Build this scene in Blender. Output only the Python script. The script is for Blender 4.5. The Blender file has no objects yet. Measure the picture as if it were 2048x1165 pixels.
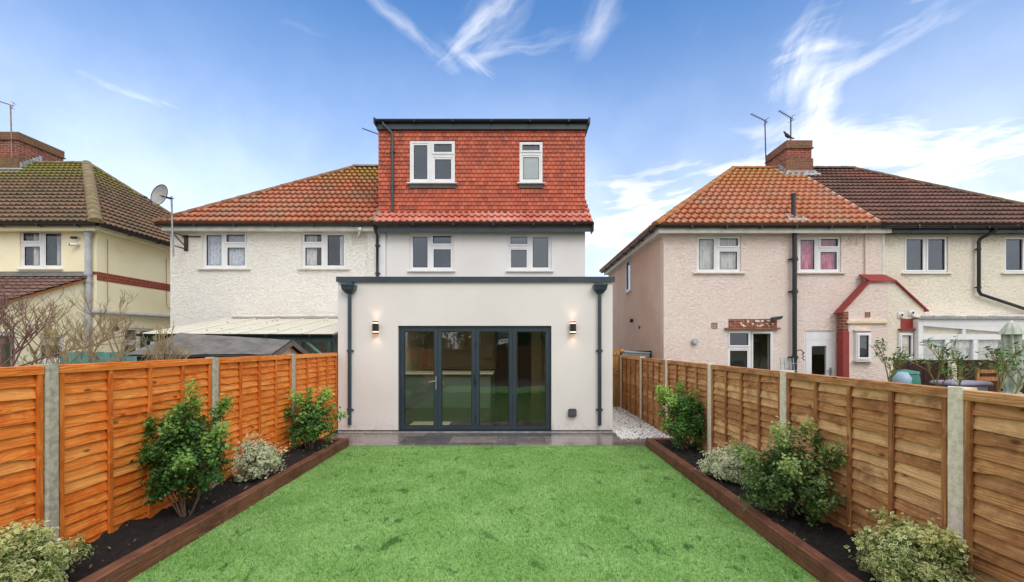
import bpy, math, random
import numpy as np
from mathutils import Vector, Matrix
R = math.radians
random.seed(7); rng = np.random.default_rng(7)
scene = bpy.context.scene; COL = scene.collection

# ------------------------------------------------------------------ camera
cd = bpy.data.cameras.new("camera"); cam = bpy.data.objects.new("camera", cd); COL.objects.link(cam)
cam.location = (0, 0, 1.75); cam.rotation_euler = (R(90), 0, 0)
cd.sensor_width = 36; cd.lens = 16.0; cd.shift_x = -6/2048; cd.shift_y = 107.5/2048
cd.clip_end = 2000; cd.clip_start = .05
scene.camera = cam

# ------------------------------------------------------------------ node helpers
def S(h):
    h = h.lstrip('#'); c = [int(h[i:i+2], 16)/255 for i in (0, 2, 4)]
    return tuple((x/12.92 if x <= .04045 else ((x+.055)/1.055)**2.4) for x in c) + (1,)
def N(nt, typ, props=None, ins=None):
    n = nt.nodes.new('ShaderNode'+typ)
    for k, v in (props or {}).items(): setattr(n, k, v)
    for k, v in (ins or {}).items():
        s = n.inputs[k]
        if isinstance(v, bpy.types.NodeSocket): nt.links.new(v, s)
        else: s.default_value = v
    return n
def mt(nt, op, a, b=0.0, c=None, clamp=False):
    i = {0: a, 1: b}
    if c is not None: i[2] = c
    return N(nt, 'Math', {'operation': op, 'use_clamp': clamp}, i).outputs[0]
def vm(nt, op, a, b=None):
    i = {0: a}
    if b is not None: i[1] = b
    n = N(nt, 'VectorMath', {'operation': op}, i)
    return n.outputs['Value'] if op in ('DOT_PRODUCT', 'LENGTH') else n.outputs['Vector']
def mix(nt, f, a, b, blend='MIX'):
    n = N(nt, 'Mix', {'data_type': 'RGBA', 'blend_type': blend}, {0: f, 6: a, 7: b}); return n.outputs[2]
def ramp(nt, v, lo, hi, a=0.0, b=1.0):
    return N(nt, 'MapRange', {'interpolation_type': 'SMOOTHSTEP'}, {0: v, 1: lo, 2: hi, 3: a, 4: b}).outputs[0]
def noise(nt, vec, scale, detail=3, rough=.5, dist=0.0):
    return N(nt, 'TexNoise', None, {'Vector': vec, 'Scale': scale, 'Detail': detail, 'Roughness': rough, 'Distortion': dist}).outputs[0]

# ------------------------------------------------------------------ sky
SUN_EL, SUN_ROT = 44, 154
world = bpy.data.worlds.new("World"); scene.world = world; world.use_nodes = True
wt = world.node_tree; wt.nodes.clear()
sky = N(wt, 'TexSky', {'sky_type': 'NISHITA', 'sun_disc': False, 'sun_elevation': R(SUN_EL), 'sun_rotation': R(SUN_ROT),
                       'air_density': 1.0, 'dust_density': .7, 'ozone_density': 2.2})
dv = N(wt, 'TexCoord').outputs['Generated']
def cdir(px, py):
    return Vector(((px-1030)/910, 1, (690-py)/910)).normalized()
def sep(nt, v): return N(nt, 'SeparateXYZ', None, {0: v}).outputs
wz = sep(wt, dv)
# wispy texture: strongly warped and streaky in direction space
warp = N(wt, 'TexNoise', None, {'Vector': dv, 'Scale': 2.6, 'Detail': 4.0, 'Roughness': .55})
wv = vm(wt, 'MULTIPLY_ADD', warp.outputs['Color'], (0.55, .55, .55)) if False else vm(wt, 'ADD', dv, vm(wt, 'MULTIPLY', warp.outputs['Color'], (.45, .45, .45)))
def blob(px, py, rx, ry, ang, gain, wa=.10):
    """a cirrus patch centred on a fixed sky direction, long axis tilted by ang; fine streaks run along the axis"""
    c = cdir(px, py); up = Vector((0, 0, 1)); e1 = c.cross(up).normalized(); e2 = e1.cross(c).normalized()
    a = R(ang); f1 = e1*math.cos(a)+e2*math.sin(a); f2 = -e1*math.sin(a)+e2*math.cos(a)
    w2 = N(wt, 'TexNoise', None, {'Vector': dv, 'Scale': 3.4, 'Detail': 4.0, 'Roughness': .55}).outputs['Color']
    dd = vm(wt, 'ADD', dv, vm(wt, 'MULTIPLY', vm(wt, 'SUBTRACT', w2, (.5, .5, .5)), (wa, wa, wa)))
    u = mt(wt, 'SUBTRACT', vm(wt, 'DOT_PRODUCT', dd, tuple(f1)), float(c.dot(f1)))
    v = mt(wt, 'SUBTRACT', vm(wt, 'DOT_PRODUCT', dd, tuple(f2)), float(c.dot(f2)))
    uu = mt(wt, 'DIVIDE', u, rx/910); vv = mt(wt, 'DIVIDE', v, ry/910)
    r2 = mt(wt, 'ADD', mt(wt, 'MULTIPLY', uu, uu), mt(wt, 'MULTIPLY', vv, vv))
    g = mt(wt, 'EXPONENT', mt(wt, 'MULTIPLY', r2, -1.0))
    sv = N(wt, 'CombineXYZ', None, {0: mt(wt, 'MULTIPLY', u, 3.0), 1: mt(wt, 'MULTIPLY', v, 13.0), 2: float(px)*.013}).outputs[0]
    s = noise(wt, sv, 1.7, 6, .56, .25)
    front = ramp(wt, wz[1], 0.0, .2)
    s = ramp(wt, s, .34, .76)
    t = mt(wt, 'MULTIPLY', mt(wt, 'MULTIPLY', g, s), gain*1.9)
    return mt(wt, 'MULTIPLY', t, front)
parts_ = [blob(830, 70, 100, 14, -38, .34), blob(955, 62, 95, 30, 48, .62), blob(978, 152, 75, 12, -32, .40), blob(1060, 88, 130, 22, 10, .34),
          blob(1185, 45, 60, 22, 62, .36), blob(1700, 66, 200, 34, 8, .56), blob(1720, 120, 120, 26, 20, .32), blob(1600, 130, 75, 34, 60, .42), blob(1648, 200, 60, 22, 70, .42),
          blob(315, 208, 170, 15, -8, .50, .012), blob(540, 24, 130, 14, -6, .13, .04), blob(1400, 62, 60, 16, 50, .10, .05),
          blob(1780, 290, 260, 50, -8, .75), blob(1960, 350, 260, 60, 6, 1.5), blob(1330, 460, 240, 110, 8, 2.0), blob(1560, 300, 90, 30, 30, .28),
          blob(740, 165, 30, 12, 60, .15)]
tot = parts_[0]
for p in parts_[1:]: tot = mt(wt, 'ADD', tot, p)
tot = mt(wt, 'MINIMUM', mt(wt, 'MULTIPLY', tot, .78), .86)
# low bank near the horizon on the right, solid overcast overhead and behind the camera
bank = mt(wt, 'MULTIPLY', ramp(wt, mt(wt, 'ADD', wz[2], mt(wt, 'MULTIPLY', noise(wt, dv, 3.0, 5, .6), .20)), .42, .18), .7)
bank = mt(wt, 'MULTIPLY', bank, ramp(wt, wz[0], -.1, .28))
hz = ramp(wt, wz[2], .66, .06, 0, .72)
n2 = noise(wt, dv, 2.2, 5, .55)
over = ramp(wt, mt(wt, 'ADD', mt(wt, 'SUBTRACT', mt(wt, 'MULTIPLY', wz[2], .75), mt(wt, 'MULTIPLY', wz[1], 1.0)), mt(wt, 'MULTIPLY', n2, .3)), -.12, .25)
tot = mt(wt, 'MAXIMUM', mt(wt, 'MAXIMUM', tot, bank), over)
tot = mt(wt, 'MAXIMUM', tot, hz)
skyc = N(wt, 'HueSaturation', None, {'Saturation': 1.12, 'Value': 1.08, 'Color': sky.outputs[0]}).outputs[0]
skyc = mix(wt, 1.0, skyc, (.60, .88, 1.06, 1), 'MULTIPLY')
clc = mix(wt, ramp(wt, noise(wt, dv, 3.4, 6, .6), .3, .7), (4.6, 4.75, 5.3, 1), (6.9, 6.9, 7.0, 1))
fin = mix(wt, tot, skyc, clc)
bg = N(wt, 'Background', None, {'Color': fin, 'Strength': .15})
wo = N(wt, 'OutputWorld', None, {0: bg.outputs[0]})
sd = bpy.data.lights.new("sun", 'SUN'); sun = bpy.data.objects.new("sun", sd); COL.objects.link(sun)
sd.energy = 1.0; sd.angle = R(35); sd.color = (1, .96, .90)
a, e = R(SUN_ROT), R(SUN_EL)
sun.rotation_euler = (-Vector((math.sin(a)*math.cos(e), math.cos(a)*math.cos(e), math.sin(e)))).to_track_quat('-Z', 'Y').to_euler()
scene.view_settings.view_transform = 'Standard'; scene.view_settings.look = 'None'
scene.view_settings.exposure = 0.5; scene.view_settings.gamma = 1
scene.render.engine = 'CYCLES'
scene.render.resolution_x = 1024; scene.render.resolution_y = 582

# ------------------------------------------------------------------ materials
def newmat(name):
    m = bpy.data.materials.new(name); m.use_nodes = True; nt = m.node_tree
    return m, nt, nt.nodes['Principled BSDF']
def setp(nt, b, name, v):
    if isinstance(v, bpy.types.NodeSocket): nt.links.new(v, b.inputs[name])
    else: b.inputs[name].default_value = v
def bump(nt, b, h, dist=.01, strength=1.0):
    n = N(nt, 'Bump', None, {'Height': h, 'Distance': dist, 'Strength': strength}); nt.links.new(n.outputs[0], b.inputs['Normal'])
def pos(nt): return N(nt, 'NewGeometry').outputs['Position']
def attr(nt, name): return N(nt, 'Attribute', {'attribute_name': name})
def simple(name, col, rough=.5, col2=None, sc=6, metal=0, bsc=0, bd=0, spec=.5):
    m, nt, b = newmat(name); p = pos(nt); c = S(col)
    if col2: c = mix(nt, ramp(nt, noise(nt, p, sc, 5, .6), .35, .68), S(col), S(col2))
    setp(nt, b, 'Base Color', c); setp(nt, b, 'Roughness', rough); setp(nt, b, 'Metallic', metal)
    setp(nt, b, 'Specular IOR Level', spec)
    if bsc: bump(nt, b, noise(nt, p, bsc, 4, .6), bd)
    return m
def wallmat(name, col, col2, lump=0.0, scale=14, fine=.002):
    m, nt, b = newmat(name); p = pos(nt)
    st = ramp(nt, noise(nt, p, .8, 6, .65), .35, .75)
    c = mix(nt, st, S(col), S(col2))
    # faint vertical rain streaks
    pv = vm(nt, 'MULTIPLY', p, (7, 7, .35)); c = mix(nt, mt(nt, 'MULTIPLY', ramp(nt, noise(nt, pv, 1.0, 4, .6),   .55, .8), .12), c, mix(nt, .35, S(col2), (.25, .22, .18, 1)))
    # splashed dirt along the foot of the wall
    z = sep(nt, p)[2]
    d = mt(nt, 'MULTIPLY', ramp(nt, z, .34, .02), ramp(nt, noise(nt, p, 9, 5, .7), .42, .72)); c = mix(nt, mt(nt, 'MULTIPLY', d, .4), c, S('8a745c'))
    setp(nt, b, 'Base Color', c); setp(nt, b, 'Roughness', .88); setp(nt, b, 'Specular IOR Level', .25)
    h = mt(nt, 'MULTIPLY', noise(nt, p, 160, 2, .6), fine)
    if lump:
        pw = vm(nt, 'MULTIPLY', p, (.75, .75, 1.35))
        n1 = noise(nt, pw, scale, 3, .62, .8); n2_ = noise(nt, pw, scale*2.6, 2, .5, .4)
        rd = mt(nt, 'ABSOLUTE', mt(nt, 'SUBTRACT', n1, .5))
        h = mt(nt, 'ADD', h, mt(nt, 'ADD', mt(nt, 'MULTIPLY', ramp(nt, rd, .0, .16), lump), mt(nt, 'MULTIPLY', n2_, lump*.7)))
    bump(nt, b, h, 1.0); return m
def tilemat(name, cols, moss='8a8420', mossamt=.5, mossmask=None, rough=.85, dark=.35):
    """roof tiles: tc = (tile column, course, height fraction)"""
    m, nt, b = newmat(name); p = pos(nt); tc = attr(nt, 'tc').outputs['Vector']; s = sep(nt, tc)
    fl = N(nt, 'CombineXYZ', None, {0: mt(nt, 'FLOOR', s[0]), 1: mt(nt, 'FLOOR', s[1]), 2: 3.0}).outputs[0]
    wn = N(nt, 'TexWhiteNoise', {'noise_dimensions': '3D'}, {'Vector': fl}).outputs
    c = mix(nt, wn[0], S(cols[0]), S(cols[1]))
    c = mix(nt, ramp(nt, noise(nt, p, 1.1, 6, .7), .42, .68, 0, .8), c, S(cols[2]))
    c = mix(nt, ramp(nt, noise(nt, p, 26, 4, .7), .5, .75, 0, .45), c, mix(nt, dark, c, (0.02, .018, .012, 1)))
    ms = ramp(nt, mt(nt, 'ADD', mt(nt, 'MULTIPLY', ramp(nt, s[2], .35, 1.0), mossamt), mt(nt, 'MULTIPLY', noise(nt, p, 3.6, 7, .8), 1.15)), .66, .98)
    if mossmask: ms = mt(nt, 'MULTIPLY', ms, ramp(nt, sep(nt, p)[0], mossmask[0], mossmask[1]))
    ms = mt(nt, 'MULTIPLY', ms, .8)
    c = mix(nt, ms, c, S(moss))
    setp(nt, b, 'Base Color', c); setp(nt, b, 'Roughness', rough)
    # fine bump over the tile surface
    bump(nt, b, noise(nt, p, 70, 3, .6), .006); return m
def woodmat(name, ca, cb, cc, axis, gsc=1.0, rough=.7, weather=None, light=None):
    m, nt, b = newmat(name); p = pos(nt); rnd = attr(nt, 'rnd').outputs['Fac']
    st = {'x': (.9, 14, 14), 'y': (14, .9, 14), 'z': (14, 14, .9)}[axis]
    off = N(nt, 'CombineXYZ', None, {0: mt(nt, 'MULTIPLY', rnd, 31.0), 1: mt(nt, 'MULTIPLY', rnd, 57.0), 2: mt(nt, 'MULTIPLY', rnd, 13.0)}).outputs[0]
    q = vm(nt, 'ADD', vm(nt, 'MULTIPLY', p, tuple(v*gsc for v in st)), off)
    w = noise(nt, q, .55, 3, .5, 1.2)
    rings = N(nt, 'TexWave', {'wave_type': 'BANDS', 'bands_direction': 'Z'}, {'Vector': vm(nt, 'ADD', q, N(nt, 'CombineXYZ', None, {2: mt(nt, 'MULTIPLY', w, 6.0)}).outputs[0]), 'Scale': .55, 'Distortion': 2.4, 'Detail': 3.0}).outputs['Fac']
    c = mix(nt, rings, S(ca), S(cb))
    c = mix(nt, ramp(nt, noise(nt, vm(nt, 'ADD', p, off), 3.4, 6, .7), .46, .62, 0, .85), c, S(cc))
    c = mix(nt, mt(nt, 'MULTIPLY', rnd, .75), c, mix(nt, .7, c, S(cc))); 
    if light: c = mix(nt, ramp(nt, rnd, .35, .0, 0, .5), c, S(light))
    # knots
    kq = vm(nt, 'ADD', vm(nt, 'MULTIPLY', p, {'x': (3.0, 7, 7), 'y': (7, 3.0, 7), 'z': (7, 7, 3.0)}[axis]), off)
    vo = N(nt, 'TexVoronoi', {'feature': 'F1'}, {'Vector': kq, 'Scale': 1.15, 'Randomness': 1.0}).outputs
    k = ramp(nt, vo['Distance'], .17, .05)
    kk = mt(nt, 'MULTIPLY', k, mt(nt, 'GREATER_THAN', sep(nt, vo['Color'])[0], .35))
    c = mix(nt, mt(nt, 'MULTIPLY', kk, .8), c, S('4a2410'))
    if weather: c = mix(nt, ramp(nt, noise(nt, vm(nt, 'MULTIPLY', p, (1, 1, 1.6)), 3.1, 5, .7), .48, .72, 0, .8), c, S(weather))
    setp(nt, b, 'Base Color', c); setp(nt, b, 'Roughness', rough); setp(nt, b, 'Specular IOR Level', .3)
    bump(nt, b, mt(nt, 'ADD', rings, mt(nt, 'MULTIPLY', noise(nt, q, 2.0, 3), .7)), .0025); return m
def brickmat(name, c1, c2, mortar, moss=None):
    m, nt, b = newmat(name); p = pos(nt); s = sep(nt, p)
    v = N(nt, 'CombineXYZ', None, {0: mt(nt, 'ADD', s[0], s[1]), 1: s[2]}).outputs[0]
    br = N(nt, 'TexBrick', None, {'Vector': v, 'Color1': S(c1), 'Color2': S(c2), 'Mortar': S(mortar), 'Scale': 1.0, 'Mortar Size': .009, 'Brick Width': .225, 'Row Height': .075, 'Bias': 0.0}).outputs
    c = mix(nt, ramp(nt, noise(nt, p, 9, 5, .7), .45, .75, 0, .7), br['Color'], S('3d2a20'))
    if moss: c = mix(nt, ramp(nt, noise(nt, p, 4, 6, .8), .46, .66, 0, .75), c, S(moss))
    setp(nt, b, 'Base Color', c); setp(nt, b, 'Roughness', .9)
    bump(nt, b, mt(nt, 'ADD', mt(nt, 'MULTIPLY', br['Fac'], -1.0), noise(nt, p, 50, 3)), .006); return m
def leafmat(name, dark, mid, tip, cream=None, camt=.5):
    m, nt, b = newmat(name); rnd = attr(nt, 'rnd').outputs['Fac']; tc = sep(nt, attr(nt, 'tc').outputs['Vector'])
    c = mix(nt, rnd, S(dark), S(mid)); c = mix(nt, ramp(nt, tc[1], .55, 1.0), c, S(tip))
    if cream:
        e = mt(nt, 'GREATER_THAN', mt(nt, 'ADD', tc[0], mt(nt, 'MULTIPLY', rnd, .75)), camt); c = mix(nt, e, c, S(cream))
    setp(nt, b, 'Base Color', c); setp(nt, b, 'Roughness', .42); setp(nt, b, 'Specular IOR Level', .45)
    tr = N(nt, 'BsdfTranslucent', None, {'Color': c}); ms = N(nt, 'MixShader', None, {0: .28, 1: b.outputs[0], 2: tr.outputs[0]})
    nt.links.new(ms.outputs[0], nt.nodes['Material Output'].inputs[0]); return m
def glassmat(name, refl=.10, tint=(.75, .78, .76, 1), rough=0.0):
    m, nt, b = newmat(name); nt.nodes.remove(b)
    t = N(nt, 'BsdfTransparent', None, {'Color': tint})
    g = N(nt, 'BsdfGlossy', None, {'Color': (.86, .92, 1, 1), 'Roughness': rough})
    ge = N(nt, 'NewGeometry').outputs; cs = mt(nt, 'ABSOLUTE', vm(nt, 'DOT_PRODUCT', ge['Incoming'], ge['Normal'])); fr = mt(nt, 'ADD', mt(nt, 'MULTIPLY', mt(nt, 'POWER', mt(nt, 'SUBTRACT', 1.0, cs), 5.0), .9), .035)
    f = mt(nt, 'MINIMUM', mt(nt, 'ADD', mt(nt, 'MULTIPLY', fr, 1.0), refl), .95)
    p = pos(nt); bn = N(nt, 'Bump', None, {'Height': noise(nt, p, 1.7, 1), 'Distance': .0035}); nt.links.new(bn.outputs[0], g.inputs['Normal'])
    ms = N(nt, 'MixShader', None, {0: f, 1: t.outputs[0], 2: g.outputs[0]})
    nt.links.new(ms.outputs[0], nt.nodes['Material Output'].inputs[0]); return m
M = {}
M['render'] = wallmat('smooth_render', 'e2dedb', 'dcd7d3', 0, fine=.0006)
M['rough_white'] = wallmat('roughcast_offwhite', 'f2eee6', 'ebe5da', .010, 17)
M['rough_pink'] = wallmat('roughcast_pink', 'f3e2d8', 'eedacf', .010, 17)
M['rough_pink_shade'] = wallmat('roughcast_pink_shaded', 'f2d6c4', 'e9c9b6', .010, 20)  # pink roughcast again, with the side wall's shade put into its colour
M['rough_cream'] = wallmat('roughcast_cream', 'f4ecda', 'eee2cc', .010, 17)
M['yellow'] = wallmat('cream_paint', 'f7efcf', 'f0e6be', .002, 18)
M['upvc'] = simple('white_upvc', 'e6e6e6', .3, 'dcdcdc', 3)
M['white_paint'] = simple('white_paint', 'dfdcd6', .5, 'c8c4ba', 4, bsc=20, bd=.001)
M['anthracite'] = simple('anthracite_powdercoat', '34424c', .35, '2d3942', 2)
M['dkplastic'] = simple('dark_plastic', '20282b', .35, '171c1e', 5)
M['black'] = simple('black_plastic', '14181a', .4, '1d2022', 8)
M['greypipe'] = simple('grey_pipe', 'b6b8bd', .4, 'a4a6ab', 6)
M['lead'] = simple('lead_sheet', '8b9094', .55, 'b4b6b6', 7, bsc=30, bd=.004)
M['leadapron'] = simple('lead_apron', '5d6461', .6, '6d7370', 5)
M['tile_orange'] = tilemat('orange_roof_tiles', ('c47e60', 'ac684c', '9c826c'), mossamt=.34, mossmask=(-9.0, -4.0))
M['tile_pink'] = tilemat('terracotta_roof_tiles', ('ca8868', 'b87656', 'b0907a'), moss='b08434', mossamt=.30)
M['tile_brown'] = tilemat('mossy_brown_tiles', ('8a705a', '766050', '6a6450'), moss='7c8024', mossamt=.34, mossmask=(-10.6, -14.5))
M['tile_dark'] = tilemat('dark_brown_tiles', ('86655a', '74564c', '5e4e46'), moss='96584a', mossamt=.36, mossmask=(9.6, 12.6))
M['tile_new'] = tilemat('new_clay_tiles', ('d07e6c', 'be6a58', 'dc9a8a'), mossamt=0, dark=.2)
M['ridge_orange'] = simple('ridge_tile', '9c6a4c', .85, '6a5138', 9, bsc=40, bd=.006)
M['ridge_pink'] = simple('ridge_tile_orange', 'b06c40', .85, '8a6a3a', 5, bsc=40, bd=.006)
M['ridge_moss'] = simple('ridge_tile_moss', '8a765c', .9, '6a6238', 5, bsc=40, bd=.008)
M['ridge_dark'] = simple('ridge_tile_dark', '5c4a44', .9, '6e5c30', 4, bsc=40, bd=.006)
def cladmat():
    m, nt, b = newmat('red_clay_hanging_tiles'); p = pos(nt); r = attr(nt, 'rnd').outputs['Fac']
    c = mix(nt, r, S('cc6c50'), S('ac523c')); c = mix(nt, ramp(nt, r, .80, .86, 0, .55), c, S('8c544c'))
    c = mix(nt, ramp(nt, noise(nt, p, 1.6, 5, .65), .45, .7, 0, .45), c, S('a65c48'))
    c = mix(nt, ramp(nt, noise(nt, p, 40, 3, .6), .45, .8, 0, .4), c, S('7d3526'))
    setp(nt, b, 'Base Color', c); setp(nt, b, 'Roughness', .8); bump(nt, b, noise(nt, p, 90, 3), .002); return m
M['clad'] = cladmat()
M['tilegap'] = simple('dark_tile_backing', '3a1c14', .9)  # plain dark brown backing behind the hanging tiles
M['brick'] = brickmat('old_red_brick', '9a4a38', '7c3a2e', '9c8c7a')
M['brickmoss'] = brickmat('mossy_brick', '945040', '7c4438', '8a7a62', moss='6e6434')
M['brickmoss2'] = brickmat('green_mossy_brick', '8a5440', '74463a', '7a7052', moss='6c6c2e')
M['brickband'] = brickmat('red_band_brick', '9c4434', '8a3a2e', 'a06a55')
M['redpaint'] = simple('red_masonry_paint', '963a34', .7, '87322d', 12, bsc=30, bd=.004)
M['glass'] = glassmat('window_glass', .015, (.97, .975, .975, 1)); M['glass_sky'] = glassmat('coated_window_glass', .05, (.7, .74, .76, 1))
M['glass_door'] = glassmat('door_glass', .035, (.90, .92, .84, 1))
M['obscure'] = simple('obscure_glass', 'a8b2b2', .25, '9aa6a8', 2)
M['blindgrey'] = simple('grey_lining', '74747e', .9, '6a6a75', 2)
M['dark_in'] = simple('dark_interior', '3c3a38', .9)
def curtainmat(name, c1, c2, sc=40):
    m, nt, b = newmat(name); p = pos(nt); s = sep(nt, p)
    v = N(nt, 'CombineXYZ', None, {0: mt(nt, 'ADD', s[0], s[1]), 1: mt(nt, 'MULTIPLY', s[2], .25)}).outputs[0]
    setp(nt, b, 'Base Color', mix(nt, ramp(nt, noise(nt, v, sc, 4, .7), .35, .65), S(c1), S(c2))); setp(nt, b, 'Roughness', .9)
    tr = N(nt, 'BsdfTranslucent', None, {'Color': S(c1)}); ms = N(nt, 'MixShader', None, {0: .12, 1: b.outputs[0], 2: tr.outputs[0]})
    nt.links.new(ms.outputs[0], nt.nodes['Material Output'].inputs[0]); return m
M['lace'] = curtainmat('lace_curtain', 'f0f2f6', 'b0b8c6')
M['whitecurtain'] = curtainmat('white_curtain', 'f0eee8', 'cac8c2', 14)
M['pinkcurtain'] = curtainmat('pink_curtain', 'f29cb0', 'c4607a', 12)
M['blind'] = curtainmat('dark_blind', '2c3a2c', '1c241c', 20)
M['fence_orange'] = woodmat('orange_stained_timber', 'f6a04e', 'e88230', 'd8681c', 'y', rough=.6, light='f8b266')
M['fence_orange_z'] = woodmat('orange_stained_batten', 'e88a3a', 'd07024', 'bc5a18', 'z', rough=.6)
M['fence_brown'] = woodmat('weathered_brown_timber', 'deaa74', 'c08854', '9c6840', 'y', rough=.75, weather='84583a', light='ecc690')
M['fence_brown_z'] = woodmat('weathered_brown_batten', 'c8935e', 'a87044', '8c5834', 'z', rough=.75)
M['fence_x'] = woodmat('back_fence_timber', 'a87c4c', '8e6438', '755230', 'x', rough=.8)
M['sleeper'] = woodmat('brown_sleeper_timber', '8c6048', '744a38', '5c382c', 'y', rough=.65)
M['sleeper_x'] = woodmat('brown_sleeper_timber_cross', '8c6048', '744a38', '5c382c', 'x', rough=.65)
M['concrete_l'] = simple('grey_concrete', 'bcb6a6', .85, '989384', 22, bsc=60, bd=.004)
M['concrete_r'] = simple('pale_concrete', 'eee6d2', .88, 'd4cab4', 24, bsc=55, bd=.006)
M['gravel'] = None
def gravelmat():
    m, nt, b = newmat('white_gravel'); r = attr(nt, 'rnd').outputs['Fac']
    c = mix(nt, r, S('f6f5f3'), S('e0dcd6')); c = mix(nt, mt(nt, 'GREATER_THAN', r, .93), c, S('7d766e'))
    setp(nt, b, 'Base Color', c); setp(nt, b, 'Roughness', .7); return m
M['gravel'] = gravelmat()
M['graveldark'] = simple('gravel_bed', 'b0aaa0', .95, '7a756c', 40)
M['soil'] = simple('dark_bark_soil', '231b18', .9, '120d0b', 30, bsc=90, bd=.012)
M['chip'] = simple('pale_bark_chip', '6b4f3c', .85, '8b6a50', 30)
def slatemat():
    m, nt, b = newmat('wet_slate'); p = pos(nt); s = sep(nt, p)
    br = N(nt, 'TexBrick', {'offset': .37}, {'Vector': p, 'Color1': (0, 0, 0, 1), 'Color2': (1, 1, 1, 1), 'Mortar': (.5, .5, .5, 1), 'Scale': 1.0, 'Mortar Size': .006, 'Brick Width': .86, 'Row Height': .575}).outputs
    f = mt(nt, 'ADD', mt(nt, 'MULTIPLY', sep(nt, br['Color'])[0], .5), mt(nt, 'MULTIPLY', noise(nt, vm(nt, 'MULTIPLY', p, (1, 2.2, 1)), 2.2, 7, .7, 1.5), .8))
    c = mix(nt, ramp(nt, f, .35, .85), S('545056'), S('827872'))
    c = mix(nt, ramp(nt, noise(nt, p, 3.3, 6, .7, 1.5), .58, .68, 0, .6), c, S('b8a08a'))
    c = mix(nt, mt(nt, 'MULTIPLY', br['Fac'], .7), c, S('34302e'))
    setp(nt, b, 'Base Color', c); setp(nt, b, 'Roughness', ramp(nt, noise(nt, p, 3.0, 5, .6), .3, .7, .08, .26)); setp(nt, b, 'Specular IOR Level', .9)
    bump(nt, b, mt(nt, 'SUBTRACT', noise(nt, p, 6, 6, .6, 1.0), mt(nt, 'MULTIPLY', br['Fac'], .6)), .006); return m
M['slate'] = slatemat()
def lawnmat(name, blades):
    m, nt, b = newmat(name); p = pos(nt)
    c = mix(nt, ramp(nt, noise(nt, p, 1.5, 4, .6), .35, .7), S('8cb868'), S('a6cc82'))
    q = vm(nt, 'MULTIPLY', p, (1.0, .62, 1))
    pt = mt(nt, 'MAXIMUM', ramp(nt, noise(nt, q, 5.2, 4, .6, .6), .60, .65, 0, .85), ramp(nt, noise(nt, vm(nt, 'ADD', q, (7, 3, 0)), 13.0, 3, .55), .61, .68, 0, .6))
    ax = ramp(nt, noise(nt, q, .9, 2, .5), .30, .58, .25, 1)
    c = mix(nt, mt(nt, 'MULTIPLY', pt, ax), c, S('38682a')); c = mix(nt, ramp(nt, noise(nt, p, 34, 3, .6), .48, .66, 0, .4), c, S('3f7030'))
    if blades:
        r = attr(nt, 'rnd').outputs['Fac']; c = mix(nt, mt(nt, 'MULTIPLY', r, .6), c, mix(nt, .55, c, S('c0d88c')))
        c = mix(nt, ramp(nt, r, .0, .34, .85, 0), c, S('3c6a2a'))
        tr = N(nt, 'BsdfTranslucent', None, {'Color': c}); ms = N(nt, 'MixShader', None, {0: .3, 1: b.outputs[0], 2: tr.outputs[0]})
        nt.links.new(ms.outputs[0], nt.nodes['Material Output'].inputs[0])
    else: c = mix(nt, .25, c, S('3c7426'))
    setp(nt, b, 'Base Color', c); setp(nt, b, 'Roughness', .65); setp(nt, b, 'Specular IOR Level', .2); return m
M['lawn'] = lawnmat('turf_backing', False); M['blades'] = lawnmat('turf_blades', True)
M['ground'] = simple('garden_ground', '6f6b55', .95, '4f5a36', .9, bsc=8, bd=.03)
M['leaf_dark'] = leafmat('glossy_green_leaves', '2c5022', '4c7c32', '98bc58')
M['leaf_fresh'] = leafmat('fresh_green_leaves', '39642a', '629240', 'a8cc64')
M['leaf_soft'] = leafmat('soft_green_leaves', '40602f', '6a8a46', 'a8bc6c', cream='c6cc98', camt=1.5)
M['leaf_var'] = leafmat('variegated_leaves', '4c6c2e', '7a9c46', 'c0c870', cream='e6e2a8', camt=1.08)
M['leaf_var2'] = leafmat('silver_variegated_leaves', '567446', '80a066', 'c4ce98', cream='ecebcc', camt=.98)
M['leaf_tree'] = leafmat('tree_leaves', '4c5420', '7c7a2c', 'b09c3a')
M['bark'] = simple('brown_bark', '7a6450', .9, '5a4a3a', 20, bsc=60, bd=.004)
M['twig'] = simple('olive_twig', 'a08e5e', .85, '8a7a6a', 6)
M['twigred'] = simple('reddish_twig', '8e6e62', .85, '6d5248', 8)
M['rosestem'] = simple('green_rose_stem', '8a8f4a', .7, '6b5a38', 7)
M['felt'] = simple('grey_roofing_felt', '77736f', .9, '5d5a58', 5, bsc=120, bd=.004)
M['poly'] = simple('cream_polycarbonate', 'd8d4c4', .45, 'ccc6b4', 2.5)
M['polybar'] = simple('cream_glazing_bar', 'eceadc', .5)
M['spot'] = simple('dirt_speck', '3a342a', .9)
M['teal'] = woodmat('teal_painted_boards', '6f9890', '5c867e', '50746c', 'z', rough=.8)
M['tealdark'] = simple('dark_teal_boards', '2f4c48', .8, '25403c', 10)
M['browntimber'] = woodmat('dark_brown_boards', '4b3026', '3c261e', '2f1e18', 'z', rough=.8)
M['gatewood'] = woodmat('pale_gate_boards', 'c09a5a', 'a98246', '8f6a38', 'z', rough=.8)
M['dish'] = simple('grey_dish', 'a8a6a4', .5, '989694', 6)
M['galv'] = simple('galvanised_steel', 'a4a6a8', .4, '86898c', 12, metal=.6)
M['rust'] = simple('rusty_steel', '3a2a26', .7, '52362c', 12)
M['pinksteel'] = simple('oxidised_mast', '8b6a68', .6, 'a08c8a', 12)
M['parasol'] = simple('pale_green_canvas', 'b4bcab', .85, '98a392', 9)
M['cloth'] = simple('lilac_cloth', '9c96a8', .9, '8a8698', 4)
M['tealplastic'] = simple('teal_plastic', '2f7a6c', .5, '256658', 4)
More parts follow.
